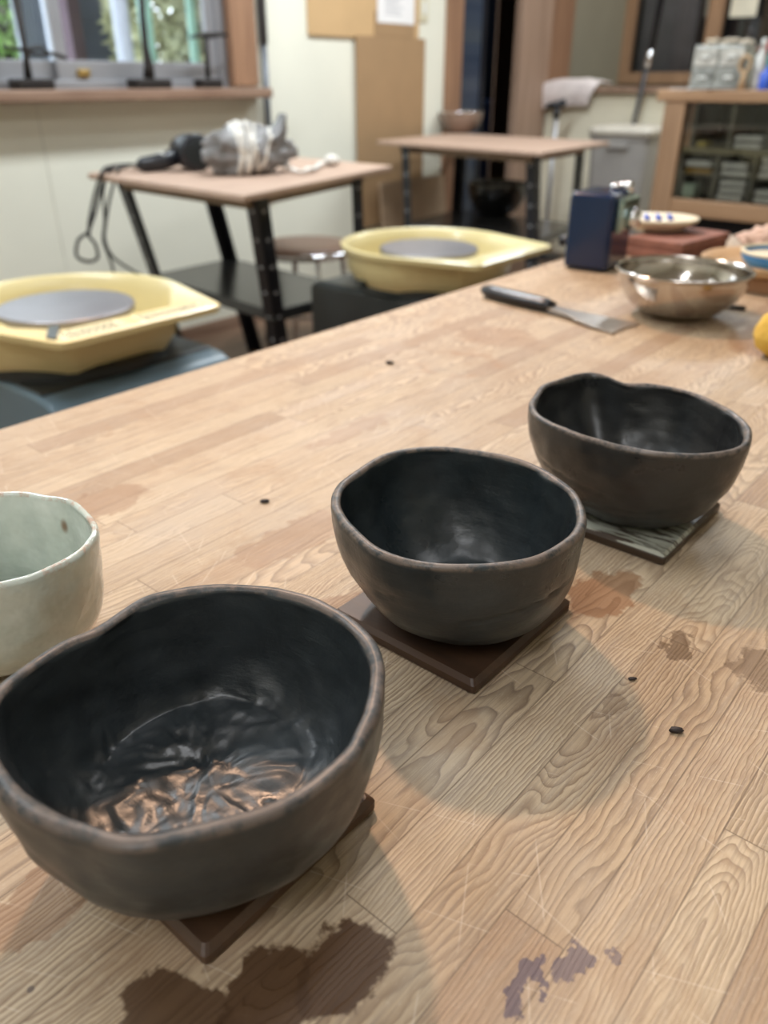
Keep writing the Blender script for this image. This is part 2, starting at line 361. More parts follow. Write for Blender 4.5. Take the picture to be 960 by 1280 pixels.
st('wall_outer_side', box(NB(), WX0-.12, WX0, 6.0, 6.9, 0, CZ), M['dark'])
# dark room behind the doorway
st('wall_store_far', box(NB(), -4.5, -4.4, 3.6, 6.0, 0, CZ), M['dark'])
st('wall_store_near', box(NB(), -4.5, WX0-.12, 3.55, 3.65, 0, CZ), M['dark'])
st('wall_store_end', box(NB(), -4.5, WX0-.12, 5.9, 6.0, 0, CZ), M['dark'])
# trims: door jamb, corner post, window trim, sill
st('trim_2', box(NB(), WX0-.13, WX0+.03, 3.835, 3.955, 0, 2.1), M['trimwood'], bevel=.003)
st('trim_3', box(NB(), WX0-.13, WX0+.03, 3.835, 4.56, 2.05, 2.15), M['trimwood'], bevel=.003)
st('trim_4', box(NB(), WX0-.13, WX0+.05, 4.50, 4.83, 0, CZ), M['post'], bevel=.004)
st('trim_5', box(NB(), WX0, WX0+.03, 4.83, 5.12, .955, CZ), M['trimwood'], bevel=.004)
st('trim_6', box(NB(), WX0-.02, WX0+.02, 2.395, 2.525, .968, 2.1), M['trimwood'], bevel=.003)
st('trim_7', box(NB(), WX0-.13, WX0+.10, wy0-.1, 2.525, .925, .962), M['sillwood'], bevel=.006)
st('baseboard_left', box(NB(), WX0, WX0+.012, YB, 3.83, 0, .05), M['sillwood'])
# faint seam in the cream panelling
ps = atx(45, 135, WX0)
st('trim_8', box(NB(), WX0, WX0+.0015, ps.y, ps.y+.003, .05, .92), plain('seam', (.66, .64, .55), .8))

# sliding door leaf in the doorway
g = N('slatted_dim_glass'); cc = g.coord(); zz = g.noise(g.comb(0, 0, g.sep(cc)[2]), 7, 3, .6)
slat = g.set(color=g.ramp(zz, [(.3, (.02, .03, .06)), (.5, (.045, .06, .09)), (.7, (.08, .09, .10))]), rough=.25)
dr = st('door_1', box(NB(), WX0-.09, WX0-.06, 3.955, 4.27, 0.02, 2.05), slat)
st('door_stile', box(NB(), WX0-.10, WX0-.05, 4.255, 4.285, .02, 2.05), M['blackmetal'], dr)

# ---------------------------------------------------------------- window 1 (aluminium sliding)
w1 = bpy.data.objects.new('window_1', None); C.objects.link(w1); w1['kind'] = 'structure'
b = NB(); xa, xb = WX0-.11, WX0-.03
box(b, xa, xb, wy0, wy1, wz0+.003, wz0+.035); box(b, xa, xb, wy0, wy1, wz1-.04, wz1); box(b, xa, xb, wy0, wy0+.04, wz0+.035, wz1-.04); box(b, xa, xb, wy1-.045, wy1, wz0+.035, wz1-.04)
obj('window_frame', b, M['alu'], w1, bevel=.003)
def sash(y0, y1, x):
    b = NB(); z0, z1 = wz0+.035, wz1-.04; s = .045
    box(b, x-.012, x+.012, y0, y1, z0, z0+.06); box(b, x-.012, x+.012, y0, y1, z1-.05, z1)
    box(b, x-.012, x+.012, y0, y0+s, z0+.06, z1-.05); box(b, x-.012, x+.012, y1-s, y1, z0+.06, z1-.05)
    f = obj('sash', b, M['alu'], w1, bevel=.003)
    obj('pane', box(NB(), x-.002, x+.002, y0+s-.005, y1-s+.005, z0+.05, z1-.04), M['glass'], f)
    return f
sash(wy0+.04, 1.72, WX0-.085); s2 = sash(1.66, wy1-.045, WX0-.055)
lp = atx(104, 92, WX0-.04)
b = NB(); box(b, WX0-.043, WX0-.028, lp.y-.022, lp.y+.022, lp.z-.012, lp.z+.014); tube(b, [(WX0-.03, lp.y, lp.z), (WX0-.018, lp.y, lp.z)], .008)
obj('latch', b, plain('brass', (.55, .38, .14), .3, .8), w1, bevel=.002, label='brass latch')

# window 2 in the alcove: wooden frame, dark glass, curtain
w2 = bpy.data.objects.new('window_2', None); C.objects.link(w2); w2['kind'] = 'structure'
q0 = aty(775, 100, 5.9).x; q1 = aty(897, 20, 5.9).x
b = NB(); box(b, q0-.02, .2, 5.87, 5.93, .965, 1.035); box(b, q0-.02, q0+.065, 5.87, 5.93, 1.035, 2.0); box(b, q0, .2, 5.87, 5.93, 1.93, 2.0); box(b, .13, .2, 5.87, 5.93, 1.035, 1.93)
obj('window_frame', b, M['cabwood'], w2, bevel=.004)
obj('mullion', box(NB(), q1-.05, q1+.045, 5.86, 5.92, 1.035, 1.93), M['cabwood'], w2, bevel=.004)
obj('pane', box(NB(), q0+.06, .14, 5.898, 5.902, 1.03, 1.94), M['darkglass'], w2)
# curtain behind the dark pane
ca, cb = aty(797, 60, 6.1).x, aty(866, 60, 6.1).x
b = NB(); L = 40; fr = [(ca+(cb-ca)*i/L, 6.1+.02*sin(i*1.3)) for i in range(L+1)]
prism(b, fr+[(x, y+.004) for x, y in fr[::-1]], .9, 2.2)
tag(obj('curtain', b, M['curtain'], smooth=True), 'taupe curtain hanging behind the dark glass of the wooden window', 'curtain')
for i, (a0, a1, yb) in enumerate(((882, 893, 22), (912, 945, 22))):
    p0, p1 = aty(a0, yb, 5.85), aty(a1, yb, 5.85)
    if i == 0: p1.x = q1-.052
    tag(obj('paper_sheet', box(NB(), p0.x, p1.x, 5.84, 5.8415, p0.z, p0.z+.36), M['paper'] if 0 else plain('cream_paper', (.72, .68, .55), .8)),
        ['narrow cream paper sheet left of the wooden mullion in the dark window', 'wider cream paper sheet right of the wooden mullion in the dark window'][i], 'paper')

# ---------------------------------------------------------------- garden outside window 1
st('ground', box(NB(), -9, WX0-.13, -1, 3.5, -.1, 0), M['ground'])
def leaves(name_, c, s, mat, label, nleaf=2600, size=.05):
    t = thing(name_, (c[0], c[1], 0), label, 'shrub')
    b = NB()
    for i in range(nleaf):
        while True:
            d = Vector((R.uniform(-1, 1), R.uniform(-1, 1), R.uniform(-1, 1)))
            if d.length < 1: break
        d = d.normalized()*(d.length**.5); p = Vector((d.x*s[0], d.y*s[1], c[2]+d.z*s[2]))
        a = Vector((R.uniform(-1, 1), R.uniform(-1, 1), R.uniform(-1, 1))).normalized()*size*R.uniform(.6, 1.2); q = a.orthogonal().normalized()*a.length*.4
        b.faces.new([b.verts.new(v) for v in (p-a, p+q, p+a, p-q)])
    obj('foliage', b, mat, t)
    b = NB()
    for k in range(5): tube(b, [(0, 0, 0), (R.uniform(-.2, .2), R.uniform(-.2, .2), c[2]*.5), (R.uniform(-.5, .5)*s[0], R.uniform(-.5, .5)*s[1], c[2]+s[2]*.5)], [.03, .02, .01])
    obj('stem', b, M['iron'], t); return t
def at_out(px, X): p = atx(px, 60, X); return p.y
leaves('garden_shrub', (-3.9, at_out(222, -3.9), 1.35), (.28, .36, .9), M['leafB'], 'pale shrub outside the right end of the window', 4200, .05)
leaves('garden_shrub', (-5.1, at_out(6, -5.1), 1.2), (.3, .32, .9), M['leafA'], 'bright green shrub outside the left end of the window', 1800, .045)
ya, yb = at_out(92, -4.3), at_out(152, -4.3)
t = thing('garden_shed', (-4.4, (ya+yb)/2, 0), 'slate blue garden shed with horizontal boards outside the middle of the window', 'shed')
b = NB()
for k in range(16): box(b, 0, .06+.012*(k % 2), (ya-yb)/2+.06, (yb-ya)/2, k*.14, k*.14+.1398)
obj('siding', b, M['siding'], t, bevel=.004)
obj('corner_board', box(NB(), .0, .1, (ya-yb)/2, (ya-yb)/2+.07, 0, 2.24), M['plum'], t)
ya, yb = at_out(28, -4.6), at_out(64, -4.6)
b = NB(); box(b, -.04, .0, (ya-yb)/2, (yb-ya)/2, 0, 2.2)
for k in range(7): box(b, 0, .012, (ya-yb)/2+k*(yb-ya)/7+.01, (ya-yb)/2+(k+1)*(yb-ya)/7-.01, 0, 2.2)
o = obj('garden_fence_panel', b, M['outgrey']); o.location = (-4.6, (ya+yb)/2, 0); tag(o, 'pale grey fence panel outside the left sash of the window', 'fence')
for X, a, m, r, lab in ((-3.4, 156, 'palewhite', .035, 'pale lilac garden post beside the slate shed'), (-3.45, 186, 'outpost', .030, 'turquoise garden pole between the shed and the pale shrub'),
                        (-3.45, 243, 'outpost', .022, 'turquoise garden pole in front of the pale shrub'), (-4.1, 70, 'palewhite', .035, 'pale garden post between fence panel and shed')):
    b = NB(); lathe(b, [(r, 0), (r, 2.2), (r*1.3, 2.2), (r*1.3, 2.24), (0, 2.25)], 20); o = obj('garden_post', b, M[m], smooth=False); o.location = (X, at_out(a, X), 0); tag(o, lab, 'post')
b = NB(); box(b, 0, .05, -.35, .35, 0, 2.1); o = obj('garden_screen', b, M['plum']); o.location = (-5.9, at_out(20, -5.9)+.1, 0); tag(o, 'plum coloured screen behind the green shrub at the window left', 'screen')

# ---------------------------------------------------------------- iron stands on the window sill
SX = WX0+.045; SZ = .962
def sill(px): return atx(px, 100, SX).y
def sp(px, py): return atx(px, py, SX)
y = sill(33); t = thing('iron_stand', (SX, y, SZ), 'iron stand with two tall rods and a forked arm, leftmost on the window sill', 'stand', group='iron stands on the window sill')
def rel(px, py, dx=0): p = sp(px, py); return (dx, p.y-y, p.z-SZ)
obj('base', box(NB(), -.04, .04, sp(16, 100).y-y, sp(61, 100).y-y, 0, .032), M['iron'], t, bevel=.006)
b = NB(); tube(b, [rel(35, 100), rel(31, 62), rel(13, -20)], [.010, .008, .008]); tube(b, [rel(36, 100), rel(31, 62), rel(20, -20)], [.014, .009, .008]); tube(b, [rel(13, -20), rel(18, -60)], .008); obj('rod', b, M['iron'], t, smooth=True)
b = NB(); tube(b, spline([rel(3, 58), rel(18, 61), rel(30, 62), rel(52, 60), rel(60, 66), rel(82, 72)]), [.0065]*41, 6); tube(b, spline([rel(30, 66), rel(48, 68), rel(70, 68), rel(83, 74)]), .006, 6); obj('arm', b, M['iron'], t, smooth=True)
y = sill(186); t = thing('iron_stand', (SX, y, SZ), 'iron stand with one thick tapering shaft, middle of the window sill', 'stand', group='iron stands on the window sill')
obj('base', box(NB(), -.035, .035, sp(164, 100).y-y, sp(208, 100).y-y, 0, .032), M['iron'], t, bevel=.006)
b = NB(); tube(b, [rel(186, 98), rel(186, 82), rel(182, 60), rel(178, 20), rel(174, -40)], [.022, .018, .013, .011, .012], 12); obj('rod', b, M['iron'], t, smooth=True)
y = sill(258); t = thing('iron_stand', (SX, y, SZ), 'small iron stand with a thin stem and cross arm, rightmost on the window sill', 'stand', group='iron stands on the window sill')
obj('base', box(NB(), -.03, .03, sp(247, 100).y-y, sp(273, 100).y-y, 0, .032), M['iron'], t, bevel=.006)
b = NB(); tube(b, [rel(260, 98), rel(257, 40)], [.010, .009]); obj('rod', b, M['iron'], t, smooth=True)
b = NB(); tube(b, [rel(238, 47), rel(250, 44), rel(257, 45), rel(275, 43), rel(285, 44)], [.005, .008, .012, .008, .005], 6); obj('arm', b, M['iron'], t, smooth=True)

# grey pipe on the wall
p0 = atx(323, 30, WX0); p1 = atx(331, 165, WX0)
b = NB(); tube(b, [(0, 0, .55), (0, 0, 1.13)], .013, 12); tube(b, [(0, 0, 1.12), (0, 0, 2.4)], .018, 12)
o = obj('wall_pipe', b, M['pipe'], smooth=True); o.location = (WX0+.024, p0.y, 0); tag(o, 'dark grey vertical pipe on the cream wall right of the window trim', 'pipe')

# ---------------------------------------------------------------- boards on the left wall
def wp(px, py, X=WX0): return atx(px, py, X)
a, bq = wp(384, 44), wp(521, 50)
ref = (WX0+.001, a.y, a.z)
o = obj('pinboard', box(NB(), 0, .012, 0, bq.y-a.y, 0, .62), M['cardlight'], loc=ref, bevel=.002); tag(o, 'light tan pinboard high on the cream wall', 'board')
a, bq = wp(441, 45), wp(524, 240)
o = obj('hardboard_panel', box(NB(), 0, .006, 0, bq.y-a.y, 0, 1.17-.33), M['card'], loc=(WX0+.014, a.y, .33), bevel=.001); tag(o, 'darker brown hardboard panel below the pinboard, behind the rear table', 'board')
a, bq = wp(465, 48), wp(515, 28)
o = obj('cardboard_piece', box(NB(), 0, .004, 0, bq.y-a.y, 0, .10), M['card'], loc=(WX0+.014, a.y, 1.171), bevel=.001); tag(o, 'small brown card under the white notice, at the lower right of the pinboard', 'card')
a, bq = wp(468, 28), wp(514, 28)
t = thing('paper_notice', (WX0+.0185, a.y, a.z), 'white notice with small print pinned on the tan pinboard', 'notice')
obj('sheet', box(NB(), 0, .0015, 0, bq.y-a.y, 0, .30), M['paper'], t)
b = NB()
for k in range(18):
    z = .035+k*.014; ww = bq.y-a.y; e = .5+.4*R.random(); box(b, .0015, .002, ww*.2, ww*.2+ww*.62*e, z, z+.004)
obj('print_lines', b, plain('grey_print', (.35, .35, .38), .8), t)
a, bq = wp(523, 27), wp(533, 27)
t = thing('light_switch', (WX0+.001, a.y, a.z), 'pale light switch plate on the wall between pinboard and door frame', 'switch')
obj('plate', box(NB(), 0, .008, 0, .065, 0, .115), M['creampl'], t, bevel=.003); obj('rocker', box(NB(), .008, .013, .02, .045, .03, .085), M['white'], t, bevel=.002)
# plywood sheet leaning at the wall under the rear table
b = NB(); a = wp(470, 235); c2 = wp(547, 222); z1 = .53
prism_y(b, [(WX0+.03, z1), (WX0+.045, z1+.005), (WX0+.105, 0.0), (WX0+.09, 0.0)], a.y-.02, a.y+.52)
tag(obj('leaning_board', b, plain('pale_plywood', (.46, .33, .22), .6), bevel=.002), 'pale plywood sheet leaning on the wall below the hardboard panel', 'board')

# ---------------------------------------------------------------- potter's side tables
def slotted_leg(p0, p1, d1, d2, parent, name='leg'):
    # angle iron: two flanges meeting at the corner, with punched holes shown as bright bolts
    b = NB(); p0, p1 = Vector(p0), Vector(p1); w, th = .044, .003
    for d, e in ((Vector(d1), Vector(d2)), (Vector(d2), Vector(d1))):
        vs = []
        for p in (p0, p1):
            for k in (p, p+d*w, p+d*w+e*th, p+e*th): vs.append(b.verts.new(k))
        for f in ((0, 1, 2, 3), (4, 5, 6, 7), (0, 1, 5, 4), (1, 2, 6, 5), (2, 3, 7, 6), (3, 0, 4, 7)): b.faces.new([vs[i] for i in f])
    nf = len(b.faces); n = 9
    for k in range(n):
        c = p0.lerp(p1, (k+.5)/n)
        for d, e in ((Vector(d1), Vector(d2)), (Vector(d2), Vector(d1))):
            m = c+d*w*.5-e*.0008; q = [m+(d*cos(2*pi*i/10)*.0065+Vector((0, 0, 1))*sin(2*pi*i/10)*.0065) for i in range(10)]
            rings(b, [q, [v+e*.001 for v in q]])
    b.faces.ensure_lookup_table()
    for f in b.faces[nf:]: f.material_index = 1
    return obj(name, b, [M['blackmetal'], M['holes']], parent)
M['holes'] = plain('pale_hole', (.35, .35, .36), .4)
def side_table(name, top, legs_top, shelf, label, zt=.74, zs=.38, lt=.71, fartop=None, farshelf=None):
    near = legs_top[1]
    t = thing(name, (near[0], near[1], 0), label, 'table'); off = Vector((near[0], near[1], 0))
    far = Vector(top[0])+Vector(top[2])-Vector(top[1]); poly = [Vector(p)-off for p in (top[0], top[1], top[2], far)]
    poly = [(p.x, p.y) for p in poly]
    obj('tabletop', prism(NB(), poly, zt-.018, zt), M['board'], t, bevel=.004)
    cen = Vector((sum(p[0] for p in poly)/4, sum(p[1] for p in poly)/4)); inn = [(cen.x+(x-cen.x)*.80, cen.y+(y-cen.y)*.80) for x, y in poly]
    obj('apron', prism(NB(), inn, zt-.05, zt-.0185), M['boardedge'], t)
    LT = [Vector(p)-off for p in legs_top]; LT.append(LT[0]+LT[2]-LT[1] if fartop is None else fartop-off); SH = [Vector(p)-off for p in shelf]; SH.append(SH[0]+SH[2]-SH[1] if farshelf is None else farshelf-off)
    # SH[3] far
    shp = []
    for i in range(4):
        a = Vector((LT[i].x, LT[i].y, lt+.01)); s = Vector((SH[i].x, SH[i].y, zs)); k = a.z/(a.z-zs); e = a+(s-a)*k
        dirs = {0: ((1, 0, 0), (0, 1, 0)), 1: ((-1, 0, 0), (0, 1, 0)), 2: ((-1, 0, 0), (0, -1, 0)), 3: ((1, 0, 0), (0, -1, 0))}[i]
        slotted_leg(a, e, dirs[0], dirs[1], t); shp.append((s.x, s.y))
    cc = Vector((sum(p[0] for p in shp)/4, sum(p[1] for p in shp)/4)); shp = [(cc.x+(x-cc.x)*.985, cc.y+(y-cc.y)*.985) for x, y in shp]
    obj('shelf', prism(NB(), shp, zs-.035, zs), [M['shelfmetal']], t, bevel=.003)
    return t
LTB = [(-2.40, 1.415), (-1.62, 1.37), (-1.836, 2.2)]
v2 = lambda p: Vector((p[0], p[1], 0))
t1 = side_table('side_table', [v2(p) for p in LTB], [v2(p) for p in ((-2.37, 1.49), (-1.704, 1.48), (-1.869, 2.083))], [v2(p) for p in (tuple(atz(187, 343, .38))[:2], (-1.79, 1.59), (-1.78, 2.0))],
                'near side table with black slotted legs, holding the black hair dryer and the wrapped bag', fartop=Vector((-2.55, 1.98, 0)), farshelf=atz(288, 322, .38))
RTB = [(-2.70, 3.12), (-1.745, 3.02), (-1.82, 3.75)]
t2 = side_table('side_table', [v2(p) for p in RTB], [v2(p) for p in ((-2.55, 3.12), (-1.845, 3.13), (-1.917, 3.70))], [v2(atz(505, 279, .38)), v2(atz(668, 302, .38)), Vector((-1.90, 3.68, 0))],
                'rear side table with black slotted legs, holding two bowls, before the dark doorway')

# hair dryer on near side table
TT = .74
def tp(px, py, z=TT): return atz(px, py, z)
hc = tp(240, 213); hd = tp(190, 215)
t = thing('hair_dryer', (hc.x, hc.y, TT), 'black hair dryer lying on the near side table', 'hair dryer')
ax = (hc-hd).normalized(); n2 = Vector((-ax.y, ax.x, 0)); fwd = Vector((-fw_ if 0 else 0, 0, 0)) if 0 else Vector((RT.x*.55-FW.x*.8, RT.y*.55-FW.y*.8, 0)).normalized()
b = NB(); Lx = .045
tube(b, [Vector((0, 0, .054))-fwd*.075, Vector((0, 0, .054))-fwd*.06, Vector((0, 0, .054))-fwd*.02, Vector((0, 0, .054))+fwd*.03, Vector((0, 0, .054))+fwd*.055, Vector((0, 0, .054))+fwd*.058], [.026, .042, .050, .053, .053, .047], 28)
obj('barrel', b, M['blackplastic'], t, smooth=True)
b = NB(); c0 = Vector((0, 0, .054))+fwd*.058; tube(b, [c0, c0+fwd*.003], [.040, .040], 24)
obj('grille', b, M['darktop'], t)
b = NB(); tube(b, [-ax*.03+Vector((0, 0, .046)), -ax*.09+Vector((0, 0, .028)), -ax*.15+Vector((0, 0, .022)), -ax*.165+Vector((0, 0, .02))], [.026, .025, .022, .012], 16)
hnd = obj('handle', b, M['blackplastic'], t, smooth=True)
b = NB(); cbox(b, -ax*.085+Vector((0, 0, .050)), (.03, .02, .008)); obj('switch', b, M['white'], hnd, bevel=.002)
st_ = hc-ax*.165+Vector((0, 0, .015)); 
def cp(px, py, z=None, d=2.0):
    # a point on the vertical plane through the table's left edge
    p = atx(px, py, -2.42); return p
pts = [st_, tp(165, 206, .752), tp(140, 208, .752), tp(128, 215, .75), cp(118, 245), cp(112, 275), cp(110, 290), cp(98, 300), cp(96, 320), cp(110, 327), cp(122, 322), cp(119, 305), cp(111, 292), cp(120, 262), cp(128, 230), tp(140, 211, .752), tp(150, 207, .75)]
cordb = NB(); loc = Vector((hc.x, hc.y, TT)); tube(cordb, [p-loc for p in spline(pts, 6)], .0052, 8)
pts = [tp(158, 209, .751), tp(148, 213, .75), cp(138, 245), cp(132, 280), cp(131, 300), cp(140, 320), cp(160, 335), cp(185, 348), cp(205, 352), cp(215, 352)]
tube(cordb, [p-loc for p in spline(pts, 6)], .0045, 8)
pts = [tp(135, 212, .75), cp(129, 240), cp(131, 275), cp(129, 300), cp(136, 320), cp(141, 336), cp(143, 350)]
tube(cordb, [p-loc for p in spline(pts, 6)], .0045, 8)
obj('cord', cordb, M['cord'], t, smooth=True)

# wrapped plastic bag
bc = tp(313, 217); bl = tp(266, 218); br_ = tp(370, 214); ax = (br_-bl); half = ax.length/2; ax.normalize(); ang = atan2(ax.y, ax.x)
t = thing('wrapped_bag', (bc.x, bc.y, TT), 'grey plastic bag of clay bound with white cord, on the near side table', 'bag', rz=ang)
def bagsurf(d):
    d = d.normalized(); k = 1+.26*noise.noise(d*2.6+Vector((3, 6, 0)))+.13*noise.noise(d*2.6*2.7+Vector((3, 0, 9)))
    tp_ = 1-.25*max(0, d.x)+.15*max(0, -d.x)*(0 if d.z > 0 else 1); return Vector((d.x*half*k, d.y*.085*k*tp_, max(.001, .062+d.z*.075*k*tp_)))
b = NB(); rs = []
for j in range(41):
    ph = max(.02, min(pi-.02, pi*j/40)); rs.append([bagsurf(Vector((cos(ph), sin(ph)*cos(2*pi*i/56), sin(ph)*sin(2*pi*i/56))))+Vector((0, 0, .003*noise.noise(Vector((j*.5, i*.5, 0))))) for i in range(56)])
for rw in rs:
    for v in rw: v.z = max(v.z, .001)
rings(b, rs); obj('bag', b, M['bag'], t, smooth=True)
b = NB()
for k, (x0, tilt) in enumerate(((-.30, .10), (-.22, -.12), (-.14, .08), (-.05, .16), (.02, -.08), (-.36, -.05), (.28, .22))):
    pts = []
    for i in range(33):
        a = 2*pi*i/32; p = bagsurf(Vector((x0+tilt*sin(a), cos(a), sin(a)))); p.z = max(p.z+.001, .006); pts.append(p)
    tube(b, pts, .0052 if k else .007, 6, False)
obj('binding_cord', b, M['string'], t, smooth=True, label='white binding cord')
b = NB(); rs = []
for (x, z, w_, h_) in ((half*.55, .085, .05, .03), (half*.72, .115, .035, .022), (half*.80, .14, .03, .012), (half*.86, .158, .034, .006)):
    rs.append([(x+h_*cos(2*pi*i/20)*(1+.25*sin(i*2.1)), w_*sin(2*pi*i/20)*(1+.25*cos(i*1.7)), z+.006*sin(i*1.3)) for i in range(20)])
rings(b, rs); obj('bag_neck', b, M['bag'], t, smooth=True)
# white cloth strip beside the bag
b = NB(); pts = [tp(352, 212), tp(375, 218), tp(388, 216), tp(400, 210), tp(412, 207), tp(422, 203)]; c0 = pts[0]
for k, (pl, w) in enumerate((([p-c0+Vector((0, 0, .009)) for p in pts], .011),)):
    sp_ = spline(pl, 5); rs = []
    for i, p in enumerate(sp_):
        tdir = (sp_[min(i+1, len(sp_)-1)]-sp_[max(0, i-1)]).normalized(); s_ = Vector((-tdir.y, tdir.x, 0)); z_ = .004*sin(i*.9)+.003
        rs.append([p-s_*w+Vector((0, 0, z_*.3)), p+Vector((0, 0, z_+.003)), p+s_*w+Vector((0, 0, z_*.6)), p+Vector((0, 0, z_-.005))])
    rings(b, rs)
blob(b, tuple(tp(415, 208)-c0+Vector((0, 0, .019))), (.028, .022, .016), 16, 10, .4, 3, 5)
o = obj('cloth_strip', b, M['string'], loc=c0+Vector((0, 0, 0)), smooth=True); tag(o, 'knotted white cloth strip lying right of the wrapped bag', 'cloth')

# stool behind near side table
scx, scy = -2.40, 2.33
t = thing('round_stool', (scx, scy, 0), 'round brown stool with chrome rim, seen behind the near side table', 'stool')
b = NB(); lathe(b, [(0, .415), (.14, .417), (.185, .411), (.197, .400), (.197, .375)], 40); obj('seat', b, M['seat'], t, smooth=True)
b = NB(); lathe(b, [(.194, .373), (.204, .377), (.208, .387), (.204, .397), (.198, .399)], 40); lathe(b, [(0, .373), (.197, .373)], 40); obj('seat_rim', b, M['chrome'], t, smooth=True, label='chrome rim')
for k in range(4):
    a = k*pi/2+.5; b = NB(); tube(b, [(.15*cos(a), .15*sin(a), .374), (.19*cos(a), .19*sin(a), .0)], .011, 10); obj('leg', b, M['chrome'], t, smooth=True)
b = NB(); rr_ = .168; tube(b, [(rr_*cos(2*pi*i/32), rr_*sin(2*pi*i/32), .15) for i in range(33)], .007, 8, False); obj('foot_ring', b, M['chrome'], t, smooth=True)

# ---------------------------------------------------------------- potter's wheels
def hull_outline(r, fx, fy, n=40):
    pts = []
    # circle arc from tangent to tangent, then the two front corners
    d = sqrt(fx*fx+fy*fy); a0 = atan2(fy, fx)+math.acos(r/d); 
    for i in range(n+1):
        a = a0+(2*pi-2*a0)*i/n; pts.append((r*cos(a), r*sin(a)))
    def corner(cx, cy, p, q, rc=.02):
        c = Vector((cx, cy)); u = (Vector(p)-c).normalized()*rc; v = (Vector(q)-c).normalized()*rc
        return [tuple(c+u*(1-k/4)**2+v*(k/4)**2) for k in range(5)]
    pts += corner(fx, -fy, pts[-1], (fx, fy)) + corner(fx, fy, (fx, -fy), pts[0])
    return pts
def wheel(cx, cy, label, labelled):
    t = thing('pottery_wheel', (cx, cy, 0), label, 'pottery wheel')
    out = hull_outline(.24, .285, .172); n = len(out); zt = .60
    def circ(r, z): 
        res = []
        for p in out:
            a = atan2(p[1], p[0]); res.append((r*cos(a), r*sin(a), z))
        return res
    def sc(k, z): return [(p[0]*k, p[1]*k, z) for p in out]
    def inset(dd, z):
        res = []
        for p in out:
            l = sqrt(p[0]**2+p[1]**2); res.append((p[0]*(l-dd)/l, p[1]*(l-dd)/l, z))
        return res
    b = NB()
    def trayz(z): return z
    rings(b, [circ(.20, zt-.095), circ(.226, zt-.06), circ(.228, zt-.014), inset(.005, zt-.014), inset(0, zt-.012), inset(-.002, zt), inset(.004, zt+.003), inset(.010, zt), circ(.228, zt-.003), circ(.222, zt-.008),
              circ(.215, zt-.03), circ(.20, zt-.075), circ(.03, zt-.08)], (True, False))
    pan = obj('splash_pan', b, M['yellow'], t, smooth=True)
    m = pan.modifiers.new('es', 'EDGE_SPLIT'); m.split_angle = radians(40)
    # small moulded foot on the basin
    if labelled:
        for a, b_, c_, d_ in ((.222, .275, -.155, -.03), (.228, .28, .0, .15)):
            lb = NB(); box(lb, a, b_, c_, d_, zt-.0015, zt+.0008); l_ = obj('sticker', lb, M['label'], t)
            lb = NB()
            for r_ in range(6):
                x = a+.006+r_*.008; yy = c_+.008
                while yy < d_-.012:
                    w_ = R.uniform(.004, .014); box(lb, x, x+.0035, yy, yy+w_, zt+.0008, zt+.0014); yy += w_+.004
            obj('print', lb, M['ink'], l_)
        lb = NB(); prism(lb, [(.205, -.125), (.262, -.145), (.232, -.165), (.195, -.15)] if 0 else [(.186, -.118), (.262, -.168), (.236, -.172), (.176, -.133)], zt-.003, zt+.0035); obj('seam_gap', lb, M['darktop'], t)
    else:
        lb = NB(); box(lb, .235, .272, -.10, .12, zt-.0015, zt+.0008); obj('sticker', lb, M['label'], t)
    b = NB(); lathe(b, [(0, zt-.012), (.132, zt-.012), (.135, zt-.015), (.135, zt-.026), (.13, zt-.03), (.03, zt-.03), (.03, zt-.09), (0, zt-.09)], 56); obj('wheel_head', b, M['disc'], t, smooth=False, bevel=.001)
    # housing
    prof = [(.235, .33), (.252, .40), (.250, .452), (.238, .472), (.215, .482), (.17, .487), (-.26, .487), (-.28, .475), (-.28, .33)]
    b = NB(); prism_y(b, prof, -.19, .22); obj('housing', b, M['bluegrey'] if labelled else M['darktop'], t, bevel=.010, seg=3)
    b = NB(); prism_y(b, [(.190, .4845), (.185, .4905), (-.25, .4905), (-.25, .486)], -.18, .21); obj('housing_top', b, M['darktop'], t, bevel=.002)
    b = NB(); lathe(b, [(.20, .4905), (.20, .506), (.19, .512), (0, .512)], 40); obj('basin_seat', b, M['darktop'], t)
    b = NB(); box(b, -.26, .215, -.17, .20, .06, .335); obj('lower_body', b, M['darktop'], t, bevel=.01)
    for sx in (-.24, .20):
        for sy in (-.15, .18):
            b = NB(); lathe(b, [(.022, 0), (.022, .03), (.015, .035), (.015, .065)], 16, (sx, sy, 0), (True, True)); obj('foot', b, M['blackmetal'], t)
    if not labelled:
        b = NB(); box(b, -.012, .012, -.225, -.205, zt-.092, zt-.078); o = obj('drain_plug', b, M['darktop'], t, rz=-.3)
    return t
wheel(-1.545, .815, 'large pottery wheel at left with yellow splash pan and printed stickers', True)
wheel(-1.37, 1.80, 'farther pottery wheel with yellow splash pan, before the rear side table', False)

# pale box on floor seen between wheel and table
b = NB(); box(b, -.2, .2, -.15, .15, 0, .26); box(b, -.21, .21, -.16, .16, .26, .30)
o = obj('storage_box', b, plain('pale_grey_plastic', (.55, .56, .60), .5), bevel=.01, loc=(-1.36, 2.62, 0)); tag(o, 'pale grey lidded box on the floor behind the farther pottery wheel', 'box')

